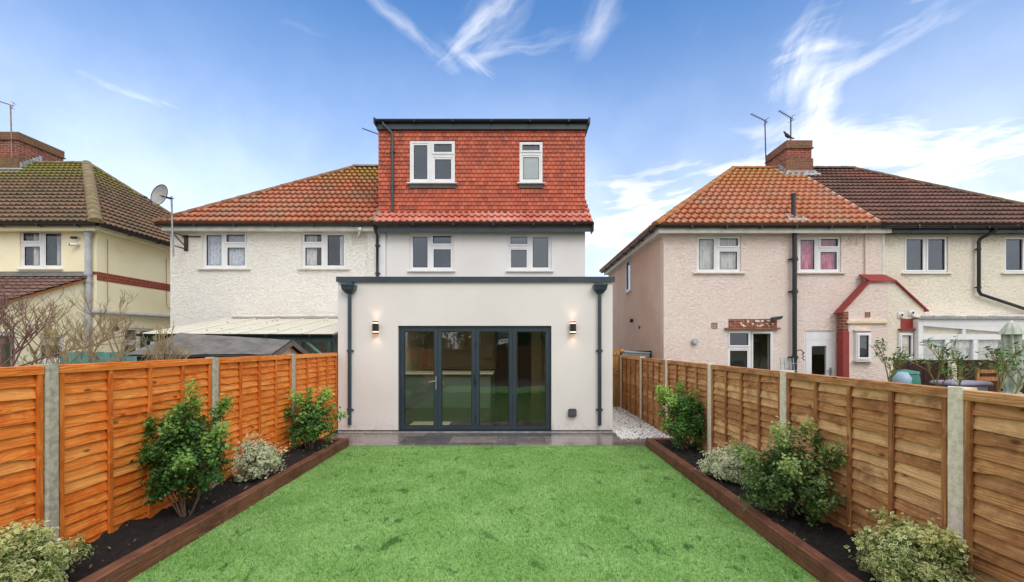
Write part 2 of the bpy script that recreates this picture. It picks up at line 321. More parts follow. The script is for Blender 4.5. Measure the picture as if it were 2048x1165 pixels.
M['blueplastic'] = simple('pale_blue_plastic', '9ab4c4', .5, '88a2b4', 4)
M['orangeplastic'] = simple('orange_plastic', 'd0803a', .5)
M['in_wall'] = simple('interior_wall', 'e6dccb', .85); M['in_floor'] = simple('interior_floor', '443c34', .22, '3a332c', 3)
M['in_white'] = simple('interior_white', 'cfc8bc', .6); M['cabinet'] = simple('beige_cabinet', 'dcc6a8', .5)
M['worktop'] = simple('pale_worktop', 'd4d0b8', .25, 'c8c4ac', 6); M['island'] = simple('grey_green_panel', '66766e', .5)
M['blackgloss'] = simple('black_gloss', '0c0d0e', .12); M['slatedark'] = simple('charcoal_panel', '2c3033', .5, '26292c', 5)
M['creamslab'] = simple('cream_slab', 'e0d2b0', .9, 'd0c09e', 8)
def emis(name, col, s):
    m, nt, b = newmat(name); setp(nt, b, 'Emission Color', col); setp(nt, b, 'Emission Strength', s); return m
M['lampglow'] = emis('lamp_glow', (1, .5, .25, 1), 1.6)

# ------------------------------------------------------------------ mesh helpers
class MB:
    def __init__(s, Mx=None): s.v = []; s.f = []; s.sm = []; s.r = []; s.tc = []; s.M = Mx; s.cr = 0.0
    def add(s, vs, fs, smooth=False, rnd=None, tc=None):
        b = len(s.v)
        for i, p in enumerate(vs):
            p = Vector(p); s.v.append(tuple(s.M @ p if s.M else p)); s.tc.append(tc[i] if tc else (0, 0, 0))
        r = random.random() if rnd is None else rnd
        for f in fs: s.f.append(tuple(b+i for i in f)); s.sm.append(smooth); s.r.append(r)
    def box(s, x0, x1, y0, y1, z0, z1, rnd=None):
        s.add([(x, y, z) for z in (z0, z1) for y in (y0, y1) for x in (x0, x1)],
              [(0, 2, 3, 1), (4, 5, 7, 6), (0, 1, 5, 4), (2, 6, 7, 3), (0, 4, 6, 2), (1, 3, 7, 5)], rnd=rnd)
    def bevbox(s, x0, x1, y0, y1, z0, z1, b=.01, rnd=None):
        # box with chamfered vertical and top edges
        def ring(i, z): return [(x0+b+i, y0+i, z), (x1-b-i, y0+i, z), (x1-i, y0+b+i, z), (x1-i, y1-b-i, z), (x1-b-i, y1-i, z), (x0+b+i, y1-i, z), (x0+i, y1-b-i, z), (x0+i, y0+b+i, z)]
        vs = ring(0, z0)+ring(0, z1-b)+ring(b, z1); fs = []
        for k in (0, 8):
            for i in range(8): j = (i+1) % 8; fs.append((k+i, k+j, k+8+j, k+8+i))
        fs.append(tuple(range(16, 24))); fs.append(tuple(reversed(range(8)))); s.add(vs, fs, rnd=rnd)
    def quad(s, a, b, c, d, tc=None, rnd=None): s.add([a, b, c, d], [(0, 1, 2, 3)], tc=tc, rnd=rnd)
    def tube(s, pts, r, n=8, cap=True, rnd=None):
        pts = [Vector(p) for p in pts]; rs = r if isinstance(r, (list, tuple)) else [r]*len(pts); vs = []; fs = []
        u = None
        for i, p in enumerate(pts):
            t = (pts[min(i+1, len(pts)-1)]-pts[max(i-1, 0)]).normalized()
            if u is None: u = t.orthogonal().normalized()
            u = (u-t*u.dot(t)); u = u.normalized() if u.length > 1e-6 else t.orthogonal().normalized()
            w = t.cross(u)
            for k in range(n):
                a = 2*math.pi*k/n; vs.append(p+(u*math.cos(a)+w*math.sin(a))*rs[i])
        for i in range(len(pts)-1):
            for k in range(n): j = (k+1) % n; fs.append((i*n+k, i*n+j, (i+1)*n+j, (i+1)*n+k))
        s.add(vs, fs, smooth=True, rnd=rnd)
        if cap:
            s.add(vs[:n], [tuple(reversed(range(n)))], rnd=rnd); s.add(vs[-n:], [tuple(range(n))], rnd=rnd)
    def prism(s, poly, y0, y1, axis='y', rnd=None):
        n = len(poly); f = (lambda a, b, y: (a, y, b)) if axis == 'y' else (lambda a, b, y: (y, a, b)) if axis == 'x' else (lambda a, b, y: (a, b, y))
        vs = [f(a, b, y0) for a, b in poly]+[f(a, b, y1) for a, b in poly]
        fs = [tuple(range(n)), tuple(reversed(range(n, 2*n)))]+[(i, i+n, (i+1) % n+n, (i+1) % n) for i in range(n)]
        s.add(vs, fs, rnd=rnd)
    def lathe(s, c, prof, n=16):
        vs = []; fs = []
        for r, z in prof:
            for k in range(n): a = 2*math.pi*k/n; vs.append((c[0]+r*math.cos(a), c[1]+r*math.sin(a), c[2]+z))
        for i in range(len(prof)-1):
            for k in range(n): j = (k+1) % n; fs.append((i*n+k, i*n+j, (i+1)*n+j, (i+1)*n+k))
        s.add(vs, fs, smooth=True)
def link_mesh(name, v, f, mat, parent=None, rnd=None, tc=None, sm=None, origin=(0, 0, 0)):
    me = bpy.data.meshes.new(name)
    v = np.asarray(v, dtype=np.float32)-np.asarray(origin, dtype=np.float32)
    if isinstance(f, np.ndarray):
        nf, k = f.shape; me.vertices.add(len(v)); me.vertices.foreach_set('co', v.ravel())
        me.loops.add(nf*k); me.loops.foreach_set('vertex_index', f.ravel().astype(np.int32))
        me.polygons.add(nf); me.polygons.foreach_set('loop_start', np.arange(0, nf*k, k, dtype=np.int32)); me.update(calc_edges=True)
    else: me.from_pydata(v.tolist(), [], f)
    if rnd is not None and len(rnd): at = me.attributes.new('rnd', 'FLOAT', 'FACE'); at.data.foreach_set('value', np.asarray(rnd, dtype=np.float32))
    if tc is not None and len(tc): at = me.attributes.new('tc', 'FLOAT_VECTOR', 'POINT'); at.data.foreach_set('vector', np.asarray(tc, dtype=np.float32).ravel())
    if sm is not None: me.polygons.foreach_set('use_smooth', np.asarray(sm, dtype=bool) if not isinstance(sm, bool) else np.full(len(me.polygons), sm))
    me.materials.append(mat if not isinstance(mat, str) else M[mat]); me.validate()
    o = bpy.data.objects.new(name, me); COL.objects.link(o)
    if parent is not None: o.parent = parent
    return o
def root_loc(p):
    while p is not None and p.parent is not None: p = p.parent
    return tuple(p.location) if p is not None else (0, 0, 0)
def part(name, mb, mat, parent, label=None):
    o = link_mesh(name, mb.v, mb.f, mat, parent, mb.r, mb.tc, mb.sm, root_loc(parent))
    if label: o['label'] = label
    return o
def tag(o, label, cat, group=None, kind=None):
    o['label'] = label; o['category'] = cat
    if group: o['group'] = group
    if kind: o['kind'] = kind
    return o
def thing(name, label, cat, loc, group=None):
    o = bpy.data.objects.new(name, None); o.empty_display_size = .2; COL.objects.link(o); o.location = loc
    bpy.context.view_layer.update(); return tag(o, label, cat, group)
def single(name, mb, mat, label, cat, group=None, loc=None):
    v = np.asarray(mb.v)
    if loc is None: loc = ((v[:, 0].min()+v[:, 0].max())/2, (v[:, 1].min()+v[:, 1].max())/2, v[:, 2].min())
    o = link_mesh(name, mb.v, mb.f, mat, None, mb.r, mb.tc, mb.sm, loc); o.location = loc
    return tag(o, label, cat, group)
def struct(name, mb, mat, label, cat):
    o = link_mesh(name, mb.v, mb.f, mat, None, mb.r, mb.tc, mb.sm); return tag(o, label, cat, kind='structure')
def copy_thing(root, loc, label=None):
    r = root.copy(); COL.objects.link(r); r.location = loc
    if label: r['label'] = label
    def rec(src, dst):
        for ch in [c for c in bpy.data.objects if c.parent == src]:
            c = ch.copy(); COL.objects.link(c); c.parent = dst; rec(ch, c)
    rec(root, r); return r
def wall(mb, x0, x1, z0, z1, th, holes=(), y=0.0):
    """wall in the local xz plane facing -y, with rectangular openings (x0,x1,z0,z1)"""
    xs = sorted({x0, x1, *[h[0] for h in holes], *[h[1] for h in holes]}); zs = sorted({z0, z1, *[h[2] for h in holes], *[h[3] for h in holes]})
    def solid(i, j):
        if i < 0 or j < 0 or i >= len(xs)-1 or j >= len(zs)-1: return False
        cx, cz = (xs[i]+xs[i+1])/2, (zs[j]+zs[j+1])/2
        return not any(h[0] < cx < h[1] and h[2] < cz < h[3] for h in holes)
    for i in range(len(xs)-1):
        for j in range(len(zs)-1):
            if not solid(i, j): continue
            a, b, c, d = xs[i], xs[i+1], zs[j], zs[j+1]
            mb.quad((a, y, c), (b, y, c), (b, y, d), (a, y, d)); mb.quad((a, y+th, c), (a, y+th, d), (b, y+th, d), (b, y+th, c))
            if not solid(i-1, j): mb.quad((a, y, c), (a, y, d), (a, y+th, d), (a, y+th, c))
            if not solid(i+1, j): mb.quad((b, y, c), (b, y+th, c), (b, y+th, d), (b, y, d))
            if not solid(i, j-1): mb.quad((a, y, c), (a, y+th, c), (b, y+th, c), (b, y, c))
            if not solid(i, j+1): mb.quad((a, y, d), (b, y, d), (b, y+th, d), (a, y+th, d))
def ring(mb, x0, x1, z0, z1, w, y0, y1):
    mb.box(x0, x1, y0, y1, z1-w, z1); mb.box(x0, x1, y0, y1, z0, z0+w)
    mb.box(x0, x0+w, y0, y1, z0+w, z1-w); mb.box(x1-w, x1, y0, y1, z0+w, z1-w)
LT = [(0, 0, .47, 1, 0), (.47, 0, 1, .66, 0), (.47, .66, 1, 1, 1)]
TL = [(0, 0, .5, .66, 0), (0, .66, .5, 1, 1), (.5, 0, 1, 1, 0)]
TT = [(0, 0, .5, 1, 1), (.5, 0, 1, 1, 1)]
VT = [(0, 0, 1, .72, 0), (0, .72, 1, 1, 1)]
ONE = [(0, 0, 1, 1, 1)]
def window(house, Mx, y, x0, x1, z0, z1, lay, sill=.05, curtain=None, sillmat='upvc', backing=None, glass='glass', fw=.055, recess=.035):
    """uPVC window; parts: window (frame) > pane, gasket, sill, curtain"""
    mb = MB(Mx); gk = MB(Mx); panes = []
    W, H = x1-x0, z1-z0; ya = y+recess
    for (a, b, c, d, sash) in lay:
        u0, u1, v0, v1 = x0+a*W, x0+c*W, z0+b*H, z0+d*H
        e = .0015; u0 += e; u1 -= e; v0 += e; v1 -= e
        ring(mb, u0, u1, v0, v1, fw*.72, ya, ya+.07)
        i = fw*.42 if sash else fw*.72
        ring(mb, u0+i, u1-i, v0+i, v1-i, fw*.72, ya-(.018 if sash else -.012), ya+.06)
        j = i+fw*.72; ring(gk, u0+j, u1-j, v0+j, v1-j, .012, ya+.012, ya+.045)
        panes.append((u0+j+.002, u1-j-.002, v0+j+.002, v1-j-.002))
    w = part('window', mb, 'upvc', house)
    part('gasket', gk, 'black', w)
    for ip, p in enumerate(panes):
        g = MB(Mx); g.box(p[0], p[1], ya+.022, ya+.028, p[2], p[3]); part('pane', g, glass if isinstance(glass, str) else glass[ip], w)
    if sill:
        s = MB(Mx); s.add([(x0-sill, y-.07, z0-.045), (x1+sill, y-.07, z0-.045), (x1+sill, y+.06, z0-.045), (x0-sill, y+.06, z0-.045),
                           (x0-sill, y-.07, z0-.018), (x1+sill, y-.07, z0-.018), (x1+sill, y+.06, z0-.003), (x0-sill, y+.06, z0-.003)],
                          [(0, 3, 2, 1), (4, 5, 6, 7), (0, 1, 5, 4), (1, 2, 6, 5), (2, 3, 7, 6), (3, 0, 4, 7)]); part('sill', s, sillmat, w)
    for cu in (curtain or []):
        ca, cb, mat = cu[:3]; cz = cu[3] if len(cu) > 3 else 0
        c = MB(Mx); n = max(8, int((cb-ca)*W/.018)); vs = []; fs = []
        for k in range(n+1):
            t = k/n; xx = x0+(ca+(cb-ca)*t)*W; yy = y+.135+.018*math.sin(t*(cb-ca)*W*75)+.008*math.sin(t*31+ca*9)
            vs += [(xx, yy, z0+cz*H), (xx+.01*math.sin(t*20), yy, z1)]
        for k in range(n): fs.append((2*k, 2*k+2, 2*k+3, 2*k+1))
        c.add(vs, fs, smooth=True); part('curtain', c, mat, w)
    if backing:
        b = MB(Mx); b.box(x0+.02, x1-.02, y+.14, y+.15, z0+.02, z1-.02); part('blind', b, backing, w)
    return w
def slope(mb, eL, eR, tL, tR, g=.33, p=.165, h=.075, A=.030, tw=.33, sag=.006):
    """tiled roof slope: eave left/right, top left/right (seen from outside); courses of rolled tiles as real relief"""
    eL, eR, tL, tR = map(Vector, (eL, eR, tL, tR)); ex = (eR-eL).normalized()
    up = (tL-eL)-ex*(tL-eL).dot(ex); Ls = up.length; up.normalize(); nrm = ex.cross(up).normalized()
    if nrm.z < 0: nrm = -nrm
    W = (eR-eL).length; l1 = (tL-eL).dot(ex); r1 = (tR-eL).dot(ex)
    nc = max(1, round(Ls/g)); g = Ls/nc; nx = max(2, int(W/p*9))
    xs = np.linspace(0, W, nx+1)
    ph = (xs/p) % 1.0
    prof = A*np.where(ph < .45, np.sin(ph/.45*math.pi), -.45*np.sin((ph-.45)/.55*math.pi))
    for i in range(nc):
        jit = rng.normal(0, .0035, nx+1).repeat(1); jit = np.interp(xs, xs[::9], rng.normal(0, .005, len(xs[::9])))
        rows = []
        for (s_, hh) in ((i*g+.035, -.02), (i*g, h), (i*g+g*.5, h*.62), ((i+1)*g+.01, .004)):
            t = min(1, s_/Ls); xl = l1*t; xr = W+(r1-W)*t
            xc = np.clip(xs, xl, xr) if xr > xl else np.full_like(xs, (xl+xr)/2)
            ss = s_-(jit if hh == h or hh < 0 else 0)*1.2
            rows.append(np.array([eL])+xc[:, None]*np.array([ex])+np.asarray(ss if np.ndim(ss) else np.full_like(xs, ss))[:, None]*np.array([up])+(prof*(1 if hh > 0 else .0)+hh)[:, None]*np.array([nrm]))
        b = len(mb.v); k = nx+1
        for ri, rr in enumerate(rows):
            for q in range(k): mb.v.append(tuple(rr[q])); mb.tc.append((xs[q]/tw+(i % 2)*.5, i+.2, (i+.5)/nc))
        for ri in range(3):
            for q in range(nx):
                a = b+ri*k+q
                if abs(rows[0][q]-rows[0][q+1]).sum() < 1e-5 and abs(rows[3][q]-rows[3][q+1]).sum() < 1e-5: continue
                mb.f.append((a, a+1, a+k+1, a+k)); mb.sm.append(ri > 0); mb.r.append(0)
def ridge(mb, a, b, r=.11, seg=.42):
    a, b = Vector(a), Vector(b); L = (b-a).length; n = max(1, round(L/seg)); d = (b-a)/n; t = d.normalized()
    side = t.cross(Vector((0, 0, 1))).normalized(); up = side.cross(t)
    for i in range(n):
        p0 = a+d*i-t*.02; p1 = a+d*(i+1)+t*.02; r0 = r*(1.0+random.uniform(-.03, .05)); r1 = r*.93; vs = []; m = 8
        for p, rr in ((p0, r0), (p1, r1)):
            for k in range(m+1): an = math.pi*k/m; vs.append(p+side*math.cos(an)*rr+up*(math.sin(an)*rr*.85-.03))
        fs = [(k, k+1, m+2+k, m+1+k) for k in range(m)]+[tuple(range(m+1)), tuple(reversed(range(m+1, 2*m+2)))]
        mb.add(vs, fs, smooth=False)
def gutter_run(house, pts, r=.06, mat='black', name='gutter'):
    g = MB()
    for a, b in zip(pts[:-1], pts[1:]):
        a, b = Vector(a), Vector(b); t = (b-a).normalized(); side = t.cross(Vector((0, 0, 1))).normalized(); m = 8; vs = []
        for p in (a, b):
            for rr in (r, r*.86):
                for k in range(m+1): an = math.pi*k/m; vs.append(p+side*math.cos(an)*rr-Vector((0, 0, math.sin(an)*rr)))
        k = m+1; fs = []
        for q in range(m): fs += [(q, q+1, 2*k+q+1, 2*k+q), (k+q, 3*k+q, 3*k+q+1, k+q+1), (q, k+q, k+q+1, q+1), (2*k+q, 2*k+q+1, 3*k+q+1, 3*k+q)]
        fs += [(0, 2*k, 3*k, k), (m, k+m, 3*k+m, 2*k+m)]
        g.add(vs, fs)
        n = int((b-a).length/.95)
        for i in range(1, n+1):       # joint brackets
            c = a+(b-a)*(i/(n+.5)); g.box(c.x-.02 if abs(t.x) > .5 else c.x-r*1.08, c.x+.02 if abs(t.x) > .5 else c.x+r*1.08, c.y-r*1.08 if abs(t.x) > .5 else c.y-.02, c.y+r*1.08 if abs(t.x) > .5 else c.y+.02, c.z-r*1.12, c.z-.005)
    return part(name, g, mat, house)
def pipe(house, pts, r, mat, collars=(), name='downpipe'):
    g = MB(); g.tube(pts, r, 12)
    for c in collars:
        g.tube([Vector(c)-Vector((0, 0, .03)), Vector(c)+Vector((0, 0, .03))], r*1.22, 12); g.box(c[0]-r*1.9, c[0]+r*1.9, c[1]+r*.6, c[1]+r*1.1, c[2]-.015, c[2]+.015)
    return part(name, g, mat, house)
def airbrick(house, Mx, y, x0, x1, z0, z1, mat, n=5):
    g = MB(Mx); ring(g, x0, x1, z0, z1, .018, y-.014, y+.03); s = (x1-x0-.036)/n
    for i in range(1, n): xx = x0+.018+i*s; g.box(xx-.006, xx+.006, y-.009, y+.02, z0+.018, z1-.018)
    nz = max(2, round((z1-z0-.036)/s)); sz = (z1-z0-.036)/nz
    for i in range(1, nz): zz = z0+.018+i*sz; g.box(x0+.018, x1-.018, y-.006, y+.018, zz-.006, zz+.006)
    v = part('air_vent', g, mat, house); b = MB(Mx); b.box(x0+.01, x1-.01, y+.021, y+.03, z0+.01, z1-.01); part('vent_backing', b, 'dark_in', v)
I4 = Matrix.Identity(4)
def ROT(xo, yo, deg): return Matrix.Translation((xo, yo, 0)) @ Matrix.Rotation(R(deg), 4, 'Z')
TANP = .76; CP = 1/math.sqrt(1+TANP**2)
#@@SETTING
# ------------------------------------------------------------------ ground
g = MB(); g.box(-300, 300, -300, 300, -1.0, -.07); struct('ground', g, 'ground', 'brown and green garden ground beyond the fences', 'ground')
g = MB(); g.quad((-2.86, -1, 0), (2.25, -1, 0), (2.25, 7.85, 0), (-2.86, 7.85, 0)); struct('lawn', g, 'lawn', 'bright green artificial lawn between the two planted beds', 'lawn')
g = MB(); g.bevbox(-3.6, 2.95, 7.85, 8.998, -.06, .018, .008); g.box(-2.3, .71, 9.0, 9.04, -.05, .017); struct('patio', g, 'slate', 'wet dark slate paving strip in front of the doors', 'patio')
g = MB(); g.box(-3.6, 2.95, -4.6, -1.004, -.06, .012); struct('rear_patio', g, 'slate', 'slate paving at the rear end of the garden', 'patio')
g = MB(); g.box(1.93, 2.95, 9.0, 16, -.05, -.01); struct('path', g, 'graveldark', 'side passage ground beneath the white gravel', 'path')
# turf blades
def turf():
    n = 330000
    u = rng.random(n); y = 1.6+(7.84-1.6)*u**1.25; x = rng.uniform(-2.85, 2.24, n)
    L = rng.uniform(.012, .034, n); w = rng.uniform(.0016, .0030, n)*(1+.35*(y-2)/3); an = rng.uniform(0, 2*math.pi, n); le = rng.uniform(.2, 1.1, n)
    la = rng.uniform(0, 2*math.pi, n)
    b = np.stack([x, y, np.zeros(n)], 1); sd_ = np.stack([np.cos(an), np.sin(an), np.zeros(n)], 1)*w[:, None]
    tip = b+np.stack([np.cos(la)*np.sin(le), np.sin(la)*np.sin(le), np.cos(le)], 1)*L[:, None]
    v = np.stack([b-sd_, b+sd_, tip], 1).reshape(-1, 3); f = np.arange(3*n).reshape(-1, 3)
    o = link_mesh('turf_grass', v, f, 'blades', rnd=rng.random(n)); tag(o, 'short mottled green pile of the artificial lawn', 'grass', kind='stuff')
turf()
# beds
def soil_bed(x0, x1, y0, y1, label, seed):
    r = np.random.default_rng(seed); sp = .016; nx = int((x1-x0)/sp)+1; ny = int((y1-y0)/sp)+1
    X, Y = np.meshgrid(np.linspace(x0, x1, nx), np.linspace(y0, y1, ny)); Z = np.full_like(X, .105)
    for s_, a_ in ((18, .022), (7, .022), (3, .02), (1, .008)):
        gx, gy = nx//s_+3, ny//s_+3; G = r.normal(0, 1, (gy, gx)); iy = np.arange(ny)/s_; ix = np.arange(nx)/s_
        y0_ = iy.astype(int); x0_ = ix.astype(int); fy = (iy-y0_)[:, None]; fx = (ix-x0_)[None]
        Z += a_*.6*(G[np.ix_(y0_, x0_)]*(1-fy)*(1-fx)+G[np.ix_(y0_+1, x0_)]*fy*(1-fx)+G[np.ix_(y0_, x0_+1)]*(1-fy)*fx+G[np.ix_(y0_+1, x0_+1)]*fy*fx)
    idx = np.arange(nx*ny).reshape(ny, nx); f = np.stack([idx[:-1, :-1], idx[:-1, 1:], idx[1:, 1:], idx[1:, :-1]], -1).reshape(-1, 4)
    o = link_mesh('soil', np.stack([X.ravel(), Y.ravel(), Z.ravel()], 1), f, 'soil'); tag(o, label, 'soil', kind='structure')
    n = 90; mb = MB()
    for i in range(n):
        x, y = r.uniform(x0+.03, x1-.03), r.uniform(y0, y1); a_ = r.uniform(0, 6.3); l, w = r.uniform(.006, .018), r.uniform(.004, .009); z = .125+r.uniform(-.01, .02)
        c, s_ = math.cos(a_), math.sin(a_); t = r.uniform(-.01, .01)
        mb.add([(x-c*l-s_*w, y-s_*l+c*w, z+t), (x+c*l-s_*w, y+s_*l+c*w, z-t), (x+c*l+s_*w, y+s_*l-c*w, z-t+.004), (x-c*l+s_*w, y-s_*l-c*w, z+t+.006), (x, y, z+.012)], [(0, 1, 4), (1, 2, 4), (2, 3, 4), (3, 0, 4)])
    o = link_mesh('bark_chips', mb.v, mb.f, 'chip'); tag(o, 'scattered pale bark chips on the '+label.split(' of ')[1] if ' of ' in label else 'bark chips', 'bark chips', kind='stuff')
soil_bed(-3.60, -2.96, -1.0, 7.72, 'dark bare soil of the left bed', 1)
soil_bed(2.34, 2.96, -1.0, 7.72, 'dark bare soil of the right bed', 2)
def sleeper(x0, x1, y0, y1, label, mat):
    mb = MB(); mb.bevbox(x0, x1, y0, y1, -.03, .142+random.uniform(-.004, .004), .009); single('timber_sleeper', mb, mat, label, 'sleeper', 'timber sleepers edging the beds')
names = ['far', 'second', 'third', 'nearest', 'rear']
for sd_, (xa, xb) in (('left', (-2.975, -2.862)), ('right', (2.252, 2.365))):
    ys = [7.85, 5.45, 3.05, .65, -1.0]
    for i in range(4):
        o = .003*(i % 2); pos_ = ['farthest brown timber sleeper edging the %s bed, ending at the patio', 'middle brown timber sleeper along the %s bed', 'nearest visible brown timber sleeper along the %s bed', 'brown timber sleeper of the %s bed closest to the rear patio'][i]
        sleeper(xa+o, xb+o, ys[i+1]+.004, ys[i], pos_ % sd_, 'sleeper')
sleeper(-3.60, -2.98, 7.735, 7.85, 'short brown sleeper closing the patio end of the left bed', 'sleeper_x')
sleeper(2.37, 2.95, 7.735, 7.85, 'short brown sleeper closing the patio end of the right bed', 'sleeper_x')
# gravel
def gravel():
    mb_v = []; fs = []; rn = []; base = []
    import bmesh
    bm = bmesh.new(); bmesh.ops.create_icosphere(bm, subdivisions=1, radius=1); bv = np.array([v.co[:] for v in bm.verts]); bf = np.array([[v.index for v in f.verts] for f in bm.faces]); bm.free()
    n = 9000; u = rng.random(n); y = 8.1+(14.5-8.1)*u**1.3; x = rng.uniform(1.95, 2.9, n)
    ok = ~((y < 9.0) & (y < 8.36+ (0*x))); ok &= ~((x-1.95)*1.9+8.95 < 0); y, x = y[ok], x[ok]; n = len(x)
    for i in range(n):
        s_ = rng.uniform(.011, .026)*np.array([1, rng.uniform(.6, 1), rng.uniform(.45, .75)]); a_ = rng.uniform(0, 6.3); c, s2 = math.cos(a_), math.sin(a_)
        v = bv*s_*(1+rng.normal(0, .1, (len(bv), 1))); v = np.stack([v[:, 0]*c-v[:, 1]*s2, v[:, 0]*s2+v[:, 1]*c, v[:, 2]], 1)+np.array([x[i], y[i], .022+rng.uniform(-.012, .02)])
        fs.append(bf+len(bv)*i); mb_v.append(v); rn.append(np.full(len(bf), rng.random()))
    o = link_mesh('gravel', np.concatenate(mb_v), np.concatenate(fs), 'gravel', rnd=np.concatenate(rn)); tag(o, 'loose white gravel in the side passage by the rendered wall', 'gravel', kind='stuff')
gravel()

# ------------------------------------------------------------------ fences
def fence_panel(side, y0, y1, z0, z1, xf, label, group, mats, seed, bh=.089, nb=3):
    """waney-edge lap panel in the plane x = xf, its face towards side*x"""
    r = random.Random(seed); t = thing('lap_fence', label, 'fence', (xf, (y0+y1)/2, z0), group)
    mb = MB(); L = y1-y0; n = round((z1-z0-.03)/bh); g = (z1-.03-z0)/n; K = 30
    for i in range(n):
        zb = z0+i*g; ph, ph2, am = r.uniform(0, 6), r.uniform(0, 6), r.uniform(.002, .008); bow = r.uniform(-.005, .005); tl = r.uniform(-.005, .005)
        kn = [(r.uniform(0, 1), r.uniform(.006, .016)*r.choice((-1, 1, 1))) for _ in range(r.randint(0, 2))]
        vs = []; fs = []
        for k in range(K+1):
            q = k/K; y = y0+L*q
            w = am*math.sin(q*7+ph)+am*.6*math.sin(q*17+ph2)+bow*math.sin(q*math.pi)+tl*(q-.5)
            for c, h in kn: w += h*math.exp(-((q-c)/.035)**2)
            lo = zb-.018+w; x_lo = xf+side*(.030+.004*math.sin(q*11+ph)); 
            vs += [(xf-side*.004, y, lo), (x_lo, y, lo), (x_lo-side*.002, y, lo+.014), (xf+side*.001, y, zb+g+.02)]
        for k in range(K):
            for j in range(3): a_ = 4*k+j; fs.append((a_, a_+1, a_+5, a_+4))
            fs.append((4*k+3, 4*k, 4*k+4, 4*k+7))
        mb.add(vs, fs, rnd=r.random())
    part('boards', mb, mats[0], t)
    for i in range(nb+2):
        f = i/(nb+1); yc = y0+.025+(L-.05)*f; b = MB(); w = .019
        b.bevbox(min(xf+side*.026, xf+side*.05), max(xf+side*.026, xf+side*.05), yc-w, yc+w, z0-.01, z1-.052, .003, rnd=r.random()); part('batten', b, mats[1], t)
    b = MB(); b.bevbox(min(xf+side*.026, xf+side*.054), max(xf+side*.026, xf+side*.054), y0, y1, z1-.05, z1-.001, .004, rnd=r.random()); part('top_rail', b, mats[0], t)
    b = MB(); b.bevbox(xf-.026, xf+.05 if side > 0 else xf+.026, y0, y1, z1, z1+.014, .003) if side > 0 else b.bevbox(xf-.05, xf+.026, y0, y1, z1, z1+.014, .003); part('capping', b, mats[0], t)
    return t
def post(x, y, z1, mat, label, group, w=.05, seed=0, z0=-.1, side=1):
    mb = MB(); r = random.Random(seed); n = 22; vs = []; fs = []
    pr = [(-w, -w), (w*.72, -w), (w, -w*.72), (w, w*.72), (w*.72, w), (-w, w)]
    pr = [(a*side, b) for a, b in pr]
    for i in range(n+1):
        z = z0+(z1-z0)*i/n
        for a_, b_ in pr: vs.append((x+a_+r.uniform(-.0012, .0012), y+b_+r.uniform(-.0012, .0012), z+(r.uniform(-.006, .004) if i == n else 0)))
    for i in range(n):
        for k in range(6): j = (k+1) % 6; fs.append((6*i+k, 6*i+j, 6*i+6+j, 6*i+6+k))
    fs.append(tuple(range(6*n, 6*n+6))); mb.add(vs, fs); single('fence_post', mb, mat, label, 'fence post', group)
GL, GR = 'orange fence panels along the left side', 'brown fence panels along the right side'
PL, PR = 'concrete posts of the left fence', 'concrete posts of the right fence'
ly = [-2.19, -.31, 1.57, 3.45, 5.33, 7.215, 8.985]
ll = ['orange fence panel at the rear patio, behind the viewpoint', 'orange fence panel beside the viewpoint', 'nearest orange fence panel, cut by the left edge of the photo', 'orange fence panel behind the tall leafy shrub of the left bed',
      'orange fence panel behind the low variegated shrub in the middle of the left bed', 'orange fence panel touching the corner of the grey-white extension']
for i in range(6):
    fence_panel(1, ly[i]+(.055 if True else 0), ly[i+1]-(.055 if i < 5 else .0), .08, 1.58, -3.56, ll[i], GL, ('fence_orange', 'fence_orange_z'), 10+i)
pl = ['grey concrete post of the left fence at the rear patio', 'grey concrete post of the left fence beside the viewpoint', 'grey concrete post of the left fence just outside the photo', 'nearest grey concrete post on the left, behind the low yellow-green shrub',
      'grey concrete post on the left behind the right edge of the tall leafy shrub', 'farthest grey concrete post on the left, beside the shrub near the house']
for i in range(6): post(-3.545, ly[i], 1.605, 'concrete_l', pl[i], PL, seed=i)
ry = [-2.7, -.8, 1.1, 2.985, 4.90, 6.755, 8.68, 10.45, 12.40]
rl = ['brown fence panel at the rear patio, behind the viewpoint', 'brown fence panel on the right beside the viewpoint', 'nearest brown fence panel, cut by the right edge of the photo', 'brown fence panel behind the bright variegated shrub and right of the big round shrub',
      'brown fence panel left of the big round shrub, behind the small variegated one', 'brown fence panel behind the bushy green shrub nearest the patio', 'brown fence panel starting where the white gravel begins', 'farthest brown fence panel, at the wooden gate']
for i in range(8):
    fence_panel(-1, ry[i]+.055, ry[i+1]-.055, .08 if ry[i] < 7 else .0, 1.445, 2.935, rl[i], GR, ('fence_brown', 'fence_brown_z'), 40+i, bh=.091)
prl = ['pale concrete post of the right fence at the rear patio', 'pale concrete post of the right fence beside the viewpoint', 'pale concrete post of the right fence just outside the photo', 'nearest pale rough concrete post on the right, with a crumbling top',
       'pale concrete post on the right behind the big round shrub', 'pale concrete post on the right between the bushy green shrub and the low variegated one', 'pale concrete post on the right behind the bushy green shrub', 'pale concrete post on the right standing in the white gravel', 'farthest pale post on the right, beside the wooden gate']
for i in range(9): post(2.925, ry[i], 1.475 if i < 8 else 1.46, 'concrete_r', prl[i], PR, w=.052, seed=20+i, side=-1)
